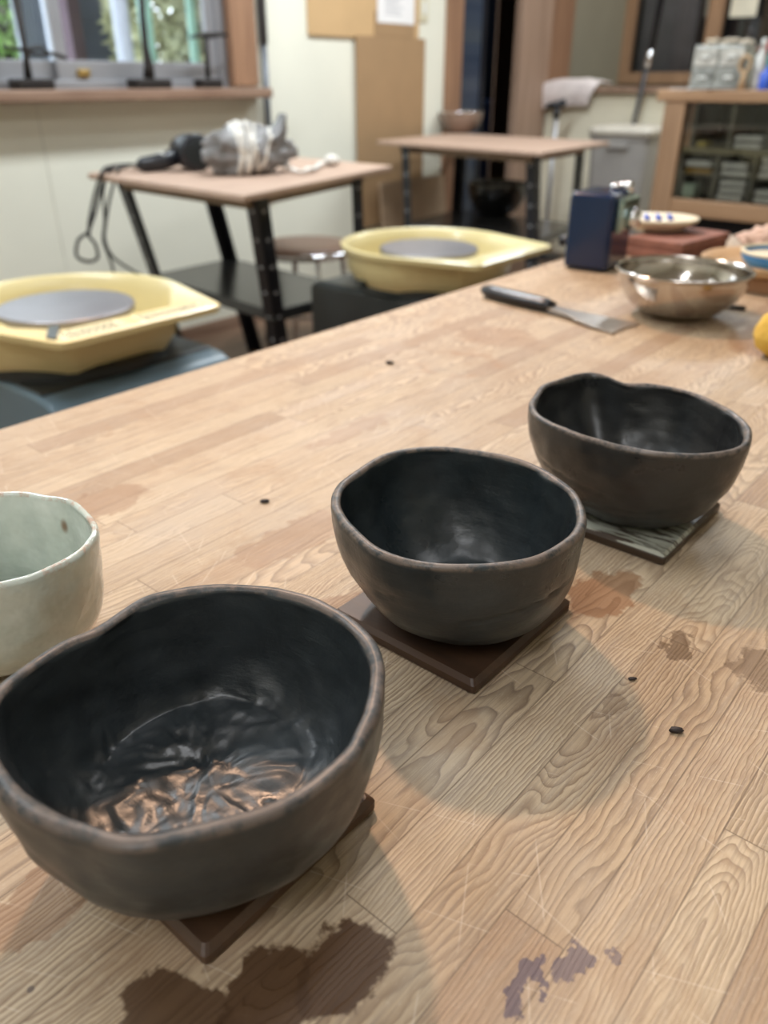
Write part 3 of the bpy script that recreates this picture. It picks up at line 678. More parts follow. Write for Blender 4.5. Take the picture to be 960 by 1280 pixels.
# ---------------------------------------------------------------- bowls on rear side table
def simple_bowl(name, c, r, h, foot, mat, label, cat='bowl', th=.004, n=56, p=2.0, lip=0.0, rimmat=None):
    t = thing(name, c, label, cat)
    out = [(0, 0), (foot*.9, 0), (foot, .003)]
    for k in range(1, 15):
        q = k/14; out.append((foot+(r-foot)*(1-(1-q)**p)**(1/1.5) if p else r, .003+(h-.003)*q))
    if lip: out += [(r+lip, h), (r+lip, h+.002), (r, h+.003)]
    else: out += [(r-th*.3, h+th*.4)]
    inn = [(max(0, a-th), max(z, th)) for a, z in out[2:17]][::-1]
    b = NB(); lathe(b, out+inn+[(0, th+.001)], n); obj('body', b, mat, t, smooth=True)
    if rimmat:
        b = NB(); tube(b, [((r-th*.3)*cos(2*pi*i/n), (r-th*.3)*sin(2*pi*i/n), h+th*.3) for i in range(n+1)], th*.7, 6, False); obj('rim', b, rimmat, t, smooth=True)
    return t
c = tp(575, 166)
simple_bowl('mixing_bowl', (c.x, c.y, TT), .118, .100, .055, M['brownbowl'], 'brown bowl with a shiny rim on the top of the rear side table', rimmat=M['chrome'])
c = atz(620, 268, .38)
simple_bowl('serving_bowl', (c.x, c.y, .38), .152, .150, .07, M['blackbowl'], 'large black glazed bowl with olive rim on the lower shelf of the rear side table', rimmat=M['olive'])

# ---------------------------------------------------------------- far corner: towel, stand, bin, pole
ta, tb = aty(680, 100, YF-.055), aty(750, 100, YF-.055)
b = NB(); rs = []
prof = [(YF+.10, .975), (YF+.02, .985), (YF-.05, .98), (YF-.075, .955), (YF-.07, .90), (YF-.065, .845)]
for i in range(17):
    f = i/16; row = []
    for j, (yy, zz) in enumerate(prof):
        wz = .012*noise.noise(Vector((f*5, j*.8, 1))); ex = -.035*(5-j)/5*(f > .5); row.append((ta.x+(tb.x-ta.x)*f*(1-.12*j/5)+.012*sin(j), yy-.006*sin(f*9+j), zz+wz+(.018*f if j > 3 else .014*sin(f*3))))
    rs.append(row+[(x, y+.010, z-.010) for x, y, z in row[::-1]])
rings(b, rs); tag(obj('towel', b, M['towel'], smooth=True), 'pink towel draped over the ledge beside the corner post', 'towel')
# floor stand with black head
a = aty(695, 150, 4.62)
t = thing('floor_stand', (a.x, a.y, 0), 'thin metal stand with black T shaped head in front of the far half wall', 'stand')
b = NB(); lathe(b, [(0, 0), (.11, 0), (.11, .012), (.02, .02), (0, .02)], 28); obj('base', b, M['blackmetal'], t)
b = NB(); tube(b, [(0, 0, .018), (0, 0, .80)], .014, 12); obj('pole', b, plain('grey_steel', (.5, .5, .52), .3, .6), t, smooth=True)
b = NB(); tube(b, [(0, 0, .79), (0, 0, .845)], .020, 12); tube(b, [RT*-.065+Vector((0, 0, .855)), RT*.0+Vector((0, 0, .865)), RT*.045+Vector((0, 0, .875))], [.014, .02, .024], 12); obj('head', b, M['blackplastic'], t, smooth=True)
# bin
a = aty(785, 160, 4.6)
t = thing('waste_bin', (a.x, a.y, 0), 'tall grey waste bin with beige lid, left of the wooden cabinet', 'bin', rz=.15)
def rrect(hx, hy, r, z, n=6):
    out = []
    for cx, cy, a0 in ((hx-r, hy-r, 0), (-hx+r, hy-r, pi/2), (-hx+r, -hy+r, pi), (hx-r, -hy+r, 3*pi/2)):
        for k in range(n+1): a = a0+pi/2*k/n; out.append((cx+r*cos(a), cy+r*sin(a), z))
    return out
b = NB(); rings(b, [rrect(.135, .125, .04, 0), rrect(.165, .15, .045, .70), rrect(.172, .157, .045, .705), rrect(.172, .157, .045, .725)]); obj('body', b, M['bin'], t, smooth=True).modifiers.new('es', 'EDGE_SPLIT').split_angle = .6
b = NB(); rings(b, [rrect(.178, .163, .05, .722), rrect(.180, .165, .05, .748), rrect(.165, .15, .05, .765), rrect(.10, .09, .04, .772)]); obj('lid', b, M['binlid'], t, smooth=True)
b = NB(); box(b, -.06, .06, -.172, -.160, .66, .70); obj('handle', b, M['bin'], t, bevel=.004)
# broom handle / pole leaning in the corner
b = NB(); q = [aty(787, 172, 4.78), aty(808, 85, 4.77), aty(814, 62, 4.765), aty(838, -60, 4.74)]
p0 = aty(790, 160, 4.79)
t = thing('broom', (q[0].x, q[0].y, 0), 'long dark broom handle leaning beside the bin against the far ledge', 'broom')
dirv = (q[3]-q[0]); foot_ = q[0]-dirv*((q[0].z-.12)/dirv.z)
o0 = Vector((q[0].x, q[0].y, 0)); q0v = q[0]; 
b = NB(); tube(b, [foot_-o0, q[1]-o0], .013, 10); tube(b, [q[2]-o0, q[3]-o0, q[3]+dirv*.5-o0], .019, 10); obj('pole', b, M['blackmetal'], t, smooth=True)
b = NB(); tube(b, [q[1]-o0, q[2]-o0], .0165, 10); obj('joint', b, M['chrome'], t, smooth=True, label='silver joint')
b = NB(); box(b, -.10, .10, -.025, .025, .0, .12); obj('brush', b, M['blackmetal'], t, loc=(foot_.x-o0.x, foot_.y-o0.y, 0))
# pale blue bottles in dark room behind the doorway
light('curtain_fill', 'AREA', (-1.7, 5.4, 2.35), 7, (1, .93, .82), (-2.0, 6.1, 1.3), .4, .3)  # added fill light that brightens the curtain, no lamp of the alcove
light('store_fill', 'AREA', (-3.3, 5.6, 1.9), 5, (.55, .7, 1.0), (-3.55, 5.2, .9), .3, .3)  # added cool fill for the bottles, no window behind it
t = thing('store_shelf', (-3.7, 5.22, 0), 'dark shelf unit in the unlit room behind the doorway', 'shelf')
obj('body', box(NB(), -.2, .2, -.55, .5, 0, .86), plain('navy_dark', (.02, .025, .05), .4), t, bevel=.005)
for i, (px, s_) in enumerate(((623, .75), (634, 1.05))):
    p = atx(px, 118, -3.55); b = NB(); lathe(b, [(0, 0), (.028, 0), (.030, .01), (.030, .10*s_), (.012, .15*s_), (.012, .18*s_), (0, .18*s_)], 20)
    o = obj('bottle', b, M['paleblue'], smooth=True, loc=(-3.55, p.y, .86)); tag(o, ['shorter pale blue bottle on the dark shelf behind the doorway', 'taller pale blue bottle on the dark shelf next to the corner post'][i], 'bottle', 'bottles behind the doorway')

# ---------------------------------------------------------------- cabinet at the right
CY = 3.4; cx0 = -1.475; cx1 = .35; zt_ = .957
t = thing('display_cabinet', (cx0, CY, 0), 'wooden cabinet with glass front and small compartments, right of the waste bin', 'cabinet')
b = NB(); box(b, 0, cx1-cx0, 0, .34, zt_-.042, zt_); obj('top_board', b, M['cabwoodx'], t, bevel=.004)
for xx in (.035, cx1-cx0-.12):
    for yy in (.0 if xx < .1 else .0, .27):
        b = NB(); box(b, xx, xx+.085, yy+.005, yy+.065, 0, zt_-.0425); obj('post', b, M['cabwood'], t, bevel=.004)
b = NB(); box(b, .12, cx1-cx0-.12, .008, .05, .50, .565); obj('bottom_rail', b, M['cabwoodx'], t, bevel=.004)
b = NB(); box(b, .12, cx1-cx0-.12, .10, .33, .50, .51); box(b, .12, cx1-cx0-.12, .32, .33, .51, .915); obj('back_panel', b, plain('cabinet_inside', (.16, .14, .11), .8), t)
b = NB(); box(b, .12, cx1-cx0-.12, .10, .12, .04, .495); obj('shade_panel', b, M['dark'], t)  # black sheet added to stand for the shade below the cabinet
x0, x1, z0, z1 = .125, cx1-cx0-.125, .566, .912
b = NB(); zm = .745; cw = .145
box(b, x0, x1, .03, .30, zm-.010, zm+.010)
obj('middle_shelf', b, plain('olive_shelf', (.34, .29, .18), .6), t)
b = NB(); k = 0
while x0+k*cw < x1: box(b, x0+k*cw-.005, x0+k*cw+.005, .035, .30, z0-.05, zm-.010); box(b, x0+.03+k*cw-.005, x0+.03+k*cw+.005, .035, .30, zm+.010, z1); k += 1
for zz in (.655, .83): box(b, x0, x1, .04, .30, zz-.002, zz+.002)
obj('divider', b, plain('smoky_divider', (.28, .26, .22), .4), t)
obj('glass_front', box(NB(), x0-.005, x1+.005, .022, .025, z0, z1), M['dimglass'], t)
# little boxes inside (things of their own)
nn = 0
rows = [('low', .512+.006, .142), ('mid', .658, .076), ('up1', .756, .07), ('up2', .833, .07)]
for ci in range(5):
    for row, zb, hh in (('bottom', .568, .08), ('lower', .658, .07), ('upper', .756, .06)):
        cnt = {'bottom': [1, 3, 2, 3, 2], 'lower': [2, 2, 3, 2, 2], 'upper': [1, 2, 3, 2, 1]}[row][ci]
        for k in range(cnt):
            xx = cx0+x0+(.03 if row == 'upper' else 0)+ci*cw+.018+.006*R.random(); w_ = cw-.045; z_ = zb+k*.027+.0015
            if row == 'bottom': z_ += 0
            mat = M['paper']
            if ci == 0 and row == 'upper': mat = plain('yellow_lump', (.6, .45, .1), .6); w_ *= .35
            if ci == 0 and row == 'lower' and k == 0: mat = plain('amber_card', (.45, .26, .06), .6)
            if row == 'bottom' and ci == 0: mat = plain('pale_green_box', (.5, .6, .5), .6); w_ *= .5
            b = NB(); box(b, 0, w_, 0, .08, 0, .0185 if row != 'bottom' or ci else .05)
            o = obj('small_box', b, mat, loc=(xx, CY+.042, z_), bevel=.002)
            colname = ['first', 'second', 'third', 'fourth', 'fifth'][ci]; what = 'white' if mat is M['paper'] else 'coloured'
            pos = {'bottom': 'lowest', 'lower': 'middle', 'upper': 'top'}[row]
            lv = ['bottom', 'second', 'third', 'fourth'][k]
            tag(o, f'{what} flat box, {lv} of its stack in the {pos} row, {colname} compartment from the left', 'box', 'small boxes behind the cabinet glass')
# clear plastic drawer box on cabinet
p = aty(866, 106, CY+.1); q = aty(930, 106, CY+.1)
t = thing('drawer_organizer', (p.x, CY+.06, zt_), 'clear plastic drawer box full of small parts on the cabinet top', 'organizer')
wd = q.x-p.x
M['clearshell'] = plain('frosted_plastic', (.30, .30, .27), .2, var=.15, coat=.4)
obj('shell', box(NB(), 0, wd, 0, .16, 0, .15), M['clearshell'], t, bevel=.005)
for k in range(2):
    for j in range(2):
        b = NB(); box(b, .006+j*wd/2, wd/2-.004+j*wd/2, -.006, .0, .012+k*.068, .070+k*.068); d = obj('drawer', b, plain('frosted_drawer', (.24+.2*k, .24+.18*k, .22+.16*k), .25, var=.5, scale=30), t, bevel=.003)
        b = NB(); box(b, wd*.18+j*wd/2, wd*.34+j*wd/2, -.014, -.006, .038+k*.068, .046+k*.068); obj('knob', b, M['white'], d, bevel=.002)
b = NB()
for k in range(26):
    xx, yy = R.uniform(.02, wd-.02), R.uniform(.02, .14); blob(b, (xx, yy, .155+R.uniform(0, .012)), (.012, .01, .008), 8, 6, .4, 2, k)
o = obj('odds_and_ends', b, plain('mixed_scraps', (.5, .42, .32), .6, var=.6, scale=40), loc=(p.x, CY+.06, zt_+.0005)); tag(o, 'loose scraps heaped on top of the clear plastic drawer box', 'scraps', kind='stuff')
b = NB(); 
p = aty(840, 111, CY+.03); q = aty(905, 111, CY+.03)
for k in range(3): 
    Mx = Matrix.Translation((k*.07+.05, .03, .001+k*.0022)) @ Matrix.Rotation(.15*k-.1, 4, 'Z'); cbox(b, (0, 0, .001), (.10, .06, .0016), Mx)
o = obj('loose_papers', b, M['paper'], loc=(p.x, CY-.0, zt_)); tag(o, 'loose white papers at the front edge of the cabinet top', 'papers')
def bottle(px, r, h, mat, label, capm=None, hh=None, base=107, tilt=0, yo=.12):
    p = aty(px, base, CY+yo); t = thing('bottle', (p.x, CY+yo, zt_), label, 'bottle')
    b = NB(); lathe(b, [(0, 0), (r*.95, 0), (r, .004), (r, h*.72), (r*.5, h*.84), (r*.4, h), (0, h)], 24); obj('body', b, mat, t, smooth=True)
    if capm: b = NB(); lathe(b, [(r*.45, h*.9), (r*.5, h*.9), (r*.45, h*1.12), (0, h*1.13)], 16); obj('cap', b, capm, t, smooth=True)
    t.rotation_euler = (0, tilt, 0); return t
bottle(945, .020, .15, M['white'], 'white squeeze bottle on the cabinet top, left of the blue one', M['white'])
bottle(957, .026, .075, M['royal'], 'short royal blue bottle at the right edge on the cabinet top', yo=.06)
bottle(962, .026, .22, M['teal'], 'tall teal bottle behind the blue one on the cabinet top', yo=.18)
t = thing('clamp_tool', (aty(934, 107, CY+.24).x, CY+.24, zt_), 'red handled tool leaning between plastic drawers and white bottle', 'tool')
b = NB(); tube(b, [(.02, 0, 0), (.035, 0, .08), (.06, 0, .17)], [.010, .012, .009], 10); obj('handle', b, M['red'], t, smooth=True)
b = NB(); tube(b, [(.0, 0, .10), (-.02, 0, .17), (-.03, 0, .21)], [.006, .008, .012], 10); tube(b, [(.06, 0, .16), (.08, 0, .20)], .008); obj('jaw', b, M['iron'], t, smooth=True)
t = thing('wooden_scissors', (aty(930, 107, CY+.08).x, CY+.05, zt_), 'tan wooden ring handled tool standing before the red tool on the cabinet', 'tool')
b = NB(); tube(b, [(.02*cos(2*pi*i/20), 0, .085+.026*sin(2*pi*i/20)) for i in range(21)], .006, 8, False); tube(b, [(0, 0, 0), (0.004, 0, .06)], [.014, .008], 10); obj('handle', b, M['tanwood'], t, smooth=True)

# ---------------------------------------------------------------- big wooden work table
TX0, TX1, TY0, TY1 = -.68, .62, -.75, 1.703
t = thing('work_table', (-.03, .45, 0), 'large worn laminated wood work table carrying the clay bowls', 'table'); off = (-.03, .45, 0)
M['top'] = table_wood(off)
b = NB(); box(b, TX0-off[0], TX1-off[0], TY0-off[1], TY1-off[1], TZ-.045, TZ); obj('tabletop', b, M['top'], t, bevel=.004, seg=3)
M['legw'] = woodmat('table_leg_wood', (.40, .27, .17), (.55, .40, .26), 6, 2, .5)
for sx in (-.52, .49):
    for sy in (-1.05, 1.12):
        obj('leg', box(NB(), sx, sx+.09, sy-.045, sy+.045, 0, TZ-.0455), M['legw'], t, bevel=.005)
b = NB(); box(b, -.43, .49, 1.09, 1.12, .57, TZ-.0455); obj('apron', b, M['legw'], t); b = NB(); box(b, -.43, .49, -1.08, -1.05, .57, TZ-.0455); obj('apron', b, M['legw'], t)

# ---------------------------------------------------------------- handmade bowls
def clay_material(name, base, rimcol, gloss=.38, patch=None):
    n = N(name); c = n.coord(); a = n.new('ShaderNodeAttribute'); a.attribute_name = 'rim'
    f = n.noise(c, 38, 5, .6, .3); f2 = n.noise(c, 160, 4, .6)
    col = n.ramp(f, [(.3, tuple(x*.72 for x in base)), (.7, tuple(x*1.35 for x in base))])
    rimf = n.math('MULTIPLY', n.mr(a.outputs['Fac'], .35, 1.0), n.mr(n.noise(c, 110, 4, .7), .36, .60))
    col = n.mix(rimf, col, rimcol)
    col = n.mix(n.math('MULTIPLY', n.mr(f2, .62, .78), .25), col, tuple(x*2.2 for x in base))
    brush = n.noise(n.vm('MULTIPLY', c, (110, 300, 700)), 1, 3, .6)
    h = n.math('ADD', n.math('MULTIPLY', f, .8), n.math('MULTIPLY', brush, .25)); h = n.math('ADD', h, n.math('MULTIPLY', f2, .25))
    ro = n.mr(n.noise(c, 26, 4, .6), .35, .65, gloss-.06, gloss+.2)
    ro = n.math('ADD', ro, n.math('MULTIPLY', a.outputs['Fac'], .2))
    h = n.math('ADD', h, n.math('MULTIPLY', n.noise(n.vm('MULTIPLY', c, (500, 160, 300)), 1, 2), .15))
    return n.set(color=col, rough=ro, normal=n.bump(h, .55, .0013), spec=.5, coat=.22, coat_rough=.28)
def clay_bowl(name, label, trace, zr, base_z, foot, mat, bc, p=2.1, q=1.45, th=.0045, lump=.0012, seed=1, cracks=(), floor_lump=0.0, n=288, cat='bowl', zf=None, offz=None, flare=0.0, inner_floor=.006, steps=44):
    pts = [atz(a[0], a[1], zr+(a[2] if len(a) > 2 else 0)) for a in trace]
    cx = sum(v.x for v in pts)/len(pts); cy = sum(v.y for v in pts)/len(pts)
    # centre from extents
    cx = (max(v.x for v in pts)+min(v.x for v in pts))/2; cy = (max(v.y for v in pts)+min(v.y for v in pts))/2
    pol = sorted([(atan2(v.y-cy, v.x-cx), sqrt((v.x-cx)**2+(v.y-cy)**2), v.z) for v in pts])
    ext = [(a-2*pi, r, z) for a, r, z in pol[-3:]]+pol+[(a+2*pi, r, z) for a, r, z in pol[:3]]
    def interp(th_, k):
        for i in range(1, len(ext)-1):
            if ext[i][0] <= th_ < ext[i+1][0]:
                a, b_ = ext[i], ext[i+1]; u = (th_-a[0])/(b_[0]-a[0])
                m0 = (b_[k]-ext[i-1][k])/(b_[0]-ext[i-1][0]); d2 = ext[min(i+2, len(ext)-1)]; m1 = (d2[k]-a[k])/(d2[0]-a[0]); hl = b_[0]-a[0]
                return (2*u**3-3*u*u+1)*a[k]+(u**3-2*u*u+u)*hl*m0+(-2*u**3+3*u*u)*b_[k]+(u**3-u*u)*hl*m1
        return ext[-1][k]
    loc = Vector((cx, cy, base_z)); off_ = Vector((bc[0]-cx, bc[1]-cy, 0))
    angs = [-pi+2*pi*i/n for i in range(n)]; RR = [interp(a, 1) for a in angs]; ZZ = [interp(a, 2)-base_z for a in angs]
    def sm(L, k=3): return [sum(L[(i+j) % n] for j in range(-k, k+1))/(2*k+1) for i in range(n)]
    RR = sm(RR); ZZ = sm(ZZ)
    rav = sum(RR)/n; b = NB(); lay = b.verts.layers.float.new('rim')
    rows = []
    # outer: (f radius mix, t height, kind)
    for r_ in (0.0, .35, .7, .92): rows.append(('foot', r_, 0, 0))
    for k in range(steps+1): rows.append(('out', (k/steps)**1.5, 0, 0))
    for k in range(1, 8): rows.append(('rim', k/8, 0, 0))
    for k in range(steps, -1, -1): rows.append(('in', (k/steps)**1.7, 0, 0))
    fl = 22
    for k in range(fl-1, -1, -1): rows.append(('flo', k/fl, 0, 0))
    def shape(t): 
        return (1-(1-t)**p)**(1/q)
    L = []
    for kind, u, _, _ in rows:
        row = []
        for i, a in enumerate(angs):
            ca, sa = cos(a), sin(a); Rr = RR[i]; Zz = ZZ[i]; rimv = 0.0; tilt = off_
            if kind == 'foot': x, y, z = ca*foot*u+off_.x, sa*foot*u+off_.y, 0.0; nd = Vector((0, 0, -1)); amp = 0
            elif kind == 'out':
                s = shape(u); rad = foot+(Rr+flare*0-foot)*s; rad -= flare*sin(pi*u)*Rr
                x, y, z = ca*rad+off_.x*(1-s), sa*rad+off_.y*(1-s), Zz*u*.965; nd = Vector((ca, sa, 0)); amp = min(1, u*4)*(1-.5*u); rimv = .7*max(0, (u-.965)/.035)
            elif kind == 'rim':
                aa = pi*u; x = ca*(Rr-th/2+cos(aa)*th/2); y = sa*(Rr-th/2+cos(aa)*th/2); z = Zz*.965+sin(aa)*Zz*.035; nd = Vector((ca, sa, 0)); amp = .5; rimv = 1.0
            elif kind == 'in':
                s = shape(u)**1.0; f2 = foot*.98; rad = f2+(Rr-th-f2)*s; rad -= flare*sin(pi*u)*Rr; rad -= .0015*(1-u); nd_ = 0
                x, y, z = ca*rad+off_.x*(1-s), sa*rad+off_.y*(1-s), inner_floor+(Zz*.965-inner_floor)*u; nd = Vector((-ca, -sa, .6)); amp = .9-.4*u; rimv = 0.0
            else:
                x, y, z = ca*(foot*.98-.0015)*u+off_.x, sa*(foot*.98-.0015)*u+off_.y, inner_floor; nd = Vector((0, 0, 1)); amp = .6
            P_ = Vector((x, y, z)); Q = P_+Vector((seed*1.7, seed*.3, seed))
            d = lump*amp*(noise.noise(Q*42)*1.4+noise.noise(Q*95)*.6)
            if kind in ('in', 'rim', 'out') and cat == 'bowl' and amp: d += .0003*noise.noise(Vector((Q.x*60, Q.y*60, Q.z*160)))
            if floor_lump and kind in ('flo', 'in'):
                w = 1.0 if kind == 'flo' else max(0, 1-u*3.0)**2*.8
                Qd = Q+Vector((noise.noise(Q*45), noise.noise(Q*45+Vector((7, 3, 1))), noise.noise(Q*45+Vector((2, 9, 5)))))*.010; d += floor_lump*w*(noise.noise(Qd*75)*1.1+.5*(1-abs(noise.noise(Qd*110))*2.6)+noise.noise(Qd*230)*.3)
            if kind == 'out':
                for (a0, u0, a1, u1, dep) in cracks:
                    if a0 < a < a1:
                        f_ = (a-a0)/(a1-a0); uc = u0+(u1-u0)*f_+.012*noise.noise(Vector((a*9, 0, seed))); dd = abs(u-uc)
                        if dd < .022: d -= dep*(1-dd/.022)*min(1, 6*f_, 6*(1-f_))
            v = b.verts.new(P_+nd.normalized()*d); v[lay] = rimv; row.append(v)
        L.append(row)
    for A, B in zip(L, L[1:]):
        for i in range(n):
            try: b.faces.new((A[i], A[(i+1) % n], B[(i+1) % n], B[i]))
            except ValueError: pass
    bmesh.ops.remove_doubles(b, verts=b.verts[:], dist=1e-6)
    o = obj(name, b, mat, loc=loc, smooth=True); tag(o, label, cat); return o
def coaster(front, mat, label, side=.098, yaw=0.0, th=.008, worn=None):
    p = atz(front[0], front[1], TZ)
    t = thing('wooden_coaster', (p.x-side/2, p.y+side/2, TZ), label, 'coaster', rz=yaw)
    b = NB(); s = side/2; rings(b, [rrect(s-.001, s-.001, .002, .0002, 2), rrect(s, s, .002, .0015, 2), rrect(s, s, .002, th-.0025, 2), rrect(s-.0025, s-.0025, .002, th, 2)])
    obj('board', b, mat, t)
    return (p.x-side/2, p.y+side/2)
CT = TZ+.0082
c1 = coaster((258, 1212), M['coaster1'], 'brown wooden coaster under the largest nearest bowl', .090)
c2 = coaster((592, 871), M['coaster'], 'dark wooden coaster under the middle bowl', .098)
nw = N('worn_coaster_paint'); cc = nw.coord(); fx = nw.noise(nw.vm('MULTIPLY', cc, (40, 260, 30)), 1, 4, .6); ff = nw.mr(nw.noise(cc, 22, 3, .6, .2), .46, .56)
zc_ = nw.math('GREATER_THAN', nw.sep(cc)[2], .0062); frn = nw.mr(nw.sep(cc)[1], .012, -.012)
wornm = nw.set(color=nw.mix(nw.math('MULTIPLY', nw.math('MULTIPLY', zc_, frn), nw.mr(fx, .40, .55)), (.045, .027, .016), (.42, .43, .36)), rough=.35, normal=nw.bump(fx, .4, .001))
c3 = coaster((829, 709), wornm, 'dark coaster with flaking pale paint under the farthest bowl', .098)
NEAR = [(0, 850), (32, 826), (80, 797, -.002), (114, 784, -.004), (138, 768, -.003), (175, 746), (223, 733), (292, 727), (361, 735), (404, 749), (441, 770), (468, 797), (481, 828), (481, 866), (470, 903), (452, 936), (414, 975), (372, 1004),
        (319, 1025), (266, 1041), (213, 1052), (159, 1059), (106, 1050), (53, 1028), (21, 1009), (0, 992), (-22, 960), (-34, 925), (-28, 885)]
MID = [(413, 624), (420, 605), (442, 588), (463, 574), (492, 562), (547, 556), (588, 560), (630, 567), (672, 580), (697, 595), (722, 613), (732, 634), (733, 655), (726, 668), (709, 682), (680, 697), (647, 705), (609, 709), (567, 710), (526, 706), (492, 698), (463, 685), (442, 669), (426, 652), (417, 638)]
FAR = [(663, 512), (667, 492), (677, 480), (700, 472), (737, 464), (757, 468), (777, 477, -.002), (807, 478), (853, 485), (893, 500), (923, 517), (937, 530), (940, 543), (935, 557), (917, 564), (873, 569), (827, 567), (783, 560), (740, 549), (700, 535), (677, 524)]
mat1 = clay_material('dark_clay_near', (.019, .024, .027), (.105, .082, .068), .35)
mat2 = clay_material('dark_clay_middle', (.015, .021, .024), (.125, .095, .075), .31)
mat3 = clay_material('dark_clay_far', (.016, .0175, .0185), (.125, .098, .08), .29)
clay_bowl('clay_bowl', 'largest dark clay bowl in front with a rough shiny bottom, wavy rim', NEAR, .797, CT, .042, mat1, (c1[0]-.007, c1[1]-.001), p=2.3, q=1.7, inner_floor=.017, seed=3, lump=.0014, floor_lump=.0013, th=.0058, cracks=())
clay_bowl('clay_bowl', 'middle round dark clay bowl with a long crack in its side', MID, .797, CT, .032, mat2, (c2[0]+.008, c2[1]+.008), p=2.3, q=1.65, inner_floor=.009, seed=11, lump=.0012, floor_lump=.0004, th=.0052,
          cracks=[(-.95, .50, .15, .70, .0016), (-1.7, .62, -1.3, .70, .0009), (-2.6, .4, -2.3, .9, .0008)])
clay_bowl('clay_bowl', 'farthest dark clay bowl, oval with a notched rim, on the paint flaked coaster', FAR, .797, CT, .032, mat3, (c3[0]+.002, c3[1]+.001), p=2.1, q=1.5, inner_floor=.009, seed=23, lump=.0014, floor_lump=.0004, th=.0048,
          cracks=[(-2.6, .62, -1.2, .42, .0012), (-1.9, .25, -.5, .35, .0009), (-2.9, .3, -1.5, .15, .0009)])
# pale glazed cup at the left
n = N('celadon_glaze'); c = n.coord(); f = n.noise(c, 30, 4, .6)
col = n.ramp(f, [(.3, (.44, .50, .45)), (.5, (.56, .62, .57)), (.7, (.68, .73, .68))])
vo = n.new('ShaderNodeTexVoronoi'); vo.inputs['Scale'].default_value = 42; n.put(vo.inputs['Vector'], n.vm('MULTIPLY', c, (1, 1, .6)))
m = n.math('MULTIPLY', n.mr(vo.outputs['Distance'], .16, .06), n.math('GREATER_THAN', n.sep(vo.outputs['Color'])[1], .62)); col = n.mix(n.math('MULTIPLY', m, .85), col, (.20, .09, .03))
a = n.new('ShaderNodeAttribute'); a.attribute_name = 'rim'; col = n.mix(n.math('MULTIPLY', a.outputs['Fac'], n.mr(n.noise(c, 90, 4, .7), .45, .62)), col, (.50, .36, .28))
cel = n.set(color=col, rough=.12, coat=.6, normal=n.bump(n.noise(c, 45, 3, .5), .6, .004), spec=.5)
CUP = [(0, 613), (27, 612), (60, 617), (88, 621), (108, 634), (121, 649), (124, 661), (118, 672), (100, 690), (70, 707), (35, 722), (0, 731), (-40, 738), (-80, 738), (-120, 728), (-145, 705), (-152, 680), (-140, 655), (-110, 632), (-70, 619), (-30, 613)]
clay_bowl('glazed_cup', 'pale green glazed cup with rust spots, partly cut off at the left', CUP, .795, TZ+.0002, .034, cel, (atz(-10, 800).x-.022, atz(-10, 800).y+.014), p=3.0, q=2.6, seed=31, lump=.0011, th=.0042, cat='cup', flare=.045, inner_floor=.008)

# ---------------------------------------------------------------- things on the far part of the table
# steel mixing bowl
c = atz(855, 385); cc_ = atz(855, 336, .779)
t = simple_bowl('steel_bowl', (cc_.x, cc_.y, TZ), .081, .058, .036, M['steel'], 'shiny stainless steel mixing bowl on the wooden table', th=.0012, n=72, p=2.0, lip=.004)
# knife-like spatula
ha, hb, bt, bb = atz(606, 362, .73), atz(690, 382, .73), atz(800, 407), atz(765, 419)
axv = (hb-ha); axv.z = 0; axl = axv.length; axv.normalize()
t = thing('palette_knife', (hb.x, hb.y, TZ), 'broad bladed knife with black handle lying on the wooden table', 'knife', rz=atan2(axv.y, axv.x))
b = NB(); rs = []
for k in range(13):
    u = k/12; x = -axl*(1-u)*1.02; w = .0105+.003*sin(u*pi)*(1 if u < .8 else .5)-(.004 if k == 0 else 0); h = .0085-(.003 if k in (0, 12) else 0); rs.append([(x, w*cos(2*pi*i/16), .0095+h*sin(2*pi*i/16)) for i in range(16)])
rings(b, rs); obj('handle', b, M['blackplastic'], t, smooth=True)
bl_ = (bt-hb).length
loc_ = lambda p: Matrix.Rotation(-atan2(axv.y, axv.x), 4, 'Z') @ (p-Vector((hb.x, hb.y, TZ)))
A_, B_ = loc_(bt), loc_(bb)
poly = [(-.004, .008), (.02, .011), (A_.x*.75, A_.y*.55+.010), (A_.x, A_.y), (A_.x*.985, (A_.y+B_.y)/2), (B_.x, B_.y), (B_.x*.7, B_.y*.9), (.03, -.012), (-.004, -.009)]
b = NB(); n_ = len(poly); va = [b.verts.new((x, y, .0012+.006*max(0, 1-x/.1))) for x, y in poly]; vb = [b.verts.new((x, y, .0028+.006*max(0, 1-x/.1))) for x, y in poly]
b.faces.new(va[::-1]); b.faces.new(vb)
for i in range(n_): b.faces.new((va[i], va[(i+1) % n_], vb[(i+1) % n_], vb[i]))
obj('blade', b, M['bladesteel'], t)
# pencil sharpener
p = atz(702, 336); p2 = atz(757, 343); dv = p2-p; yaw = atan2(dv.y, dv.x); wdt = dv.length
t = thing('pencil_sharpener', (p.x, p.y, TZ), 'navy blue crank pencil sharpener with chrome front on the table', 'sharpener', rz=yaw)
D = .095; hgt = .118
b = NB(); rings(b, [[(x*wdt, y*D, z) for x, y in ((0, 0), (1, 0), (1, 1), (0, 1))] for z in (0.001, .004)]); bx_ = NB(); box(bx_, 0, wdt, 0, D, .002, hgt); obj('body', bx_, M['navy'], t, bevel=.009, seg=4); b.free()
b = NB(); box(b, wdt+.0005, wdt+.012, .006, D-.010, .060, .112); ch = obj('front_plate', b, M['mint_refl'], t, bevel=.006, label='chrome front plate')
b = NB(); tube(b, [(wdt+.012, D*.45, .080), (wdt+.026, D*.45, .080)], [.017, .013], 20); obj('drum', b, M['chrome'], t, smooth=True)
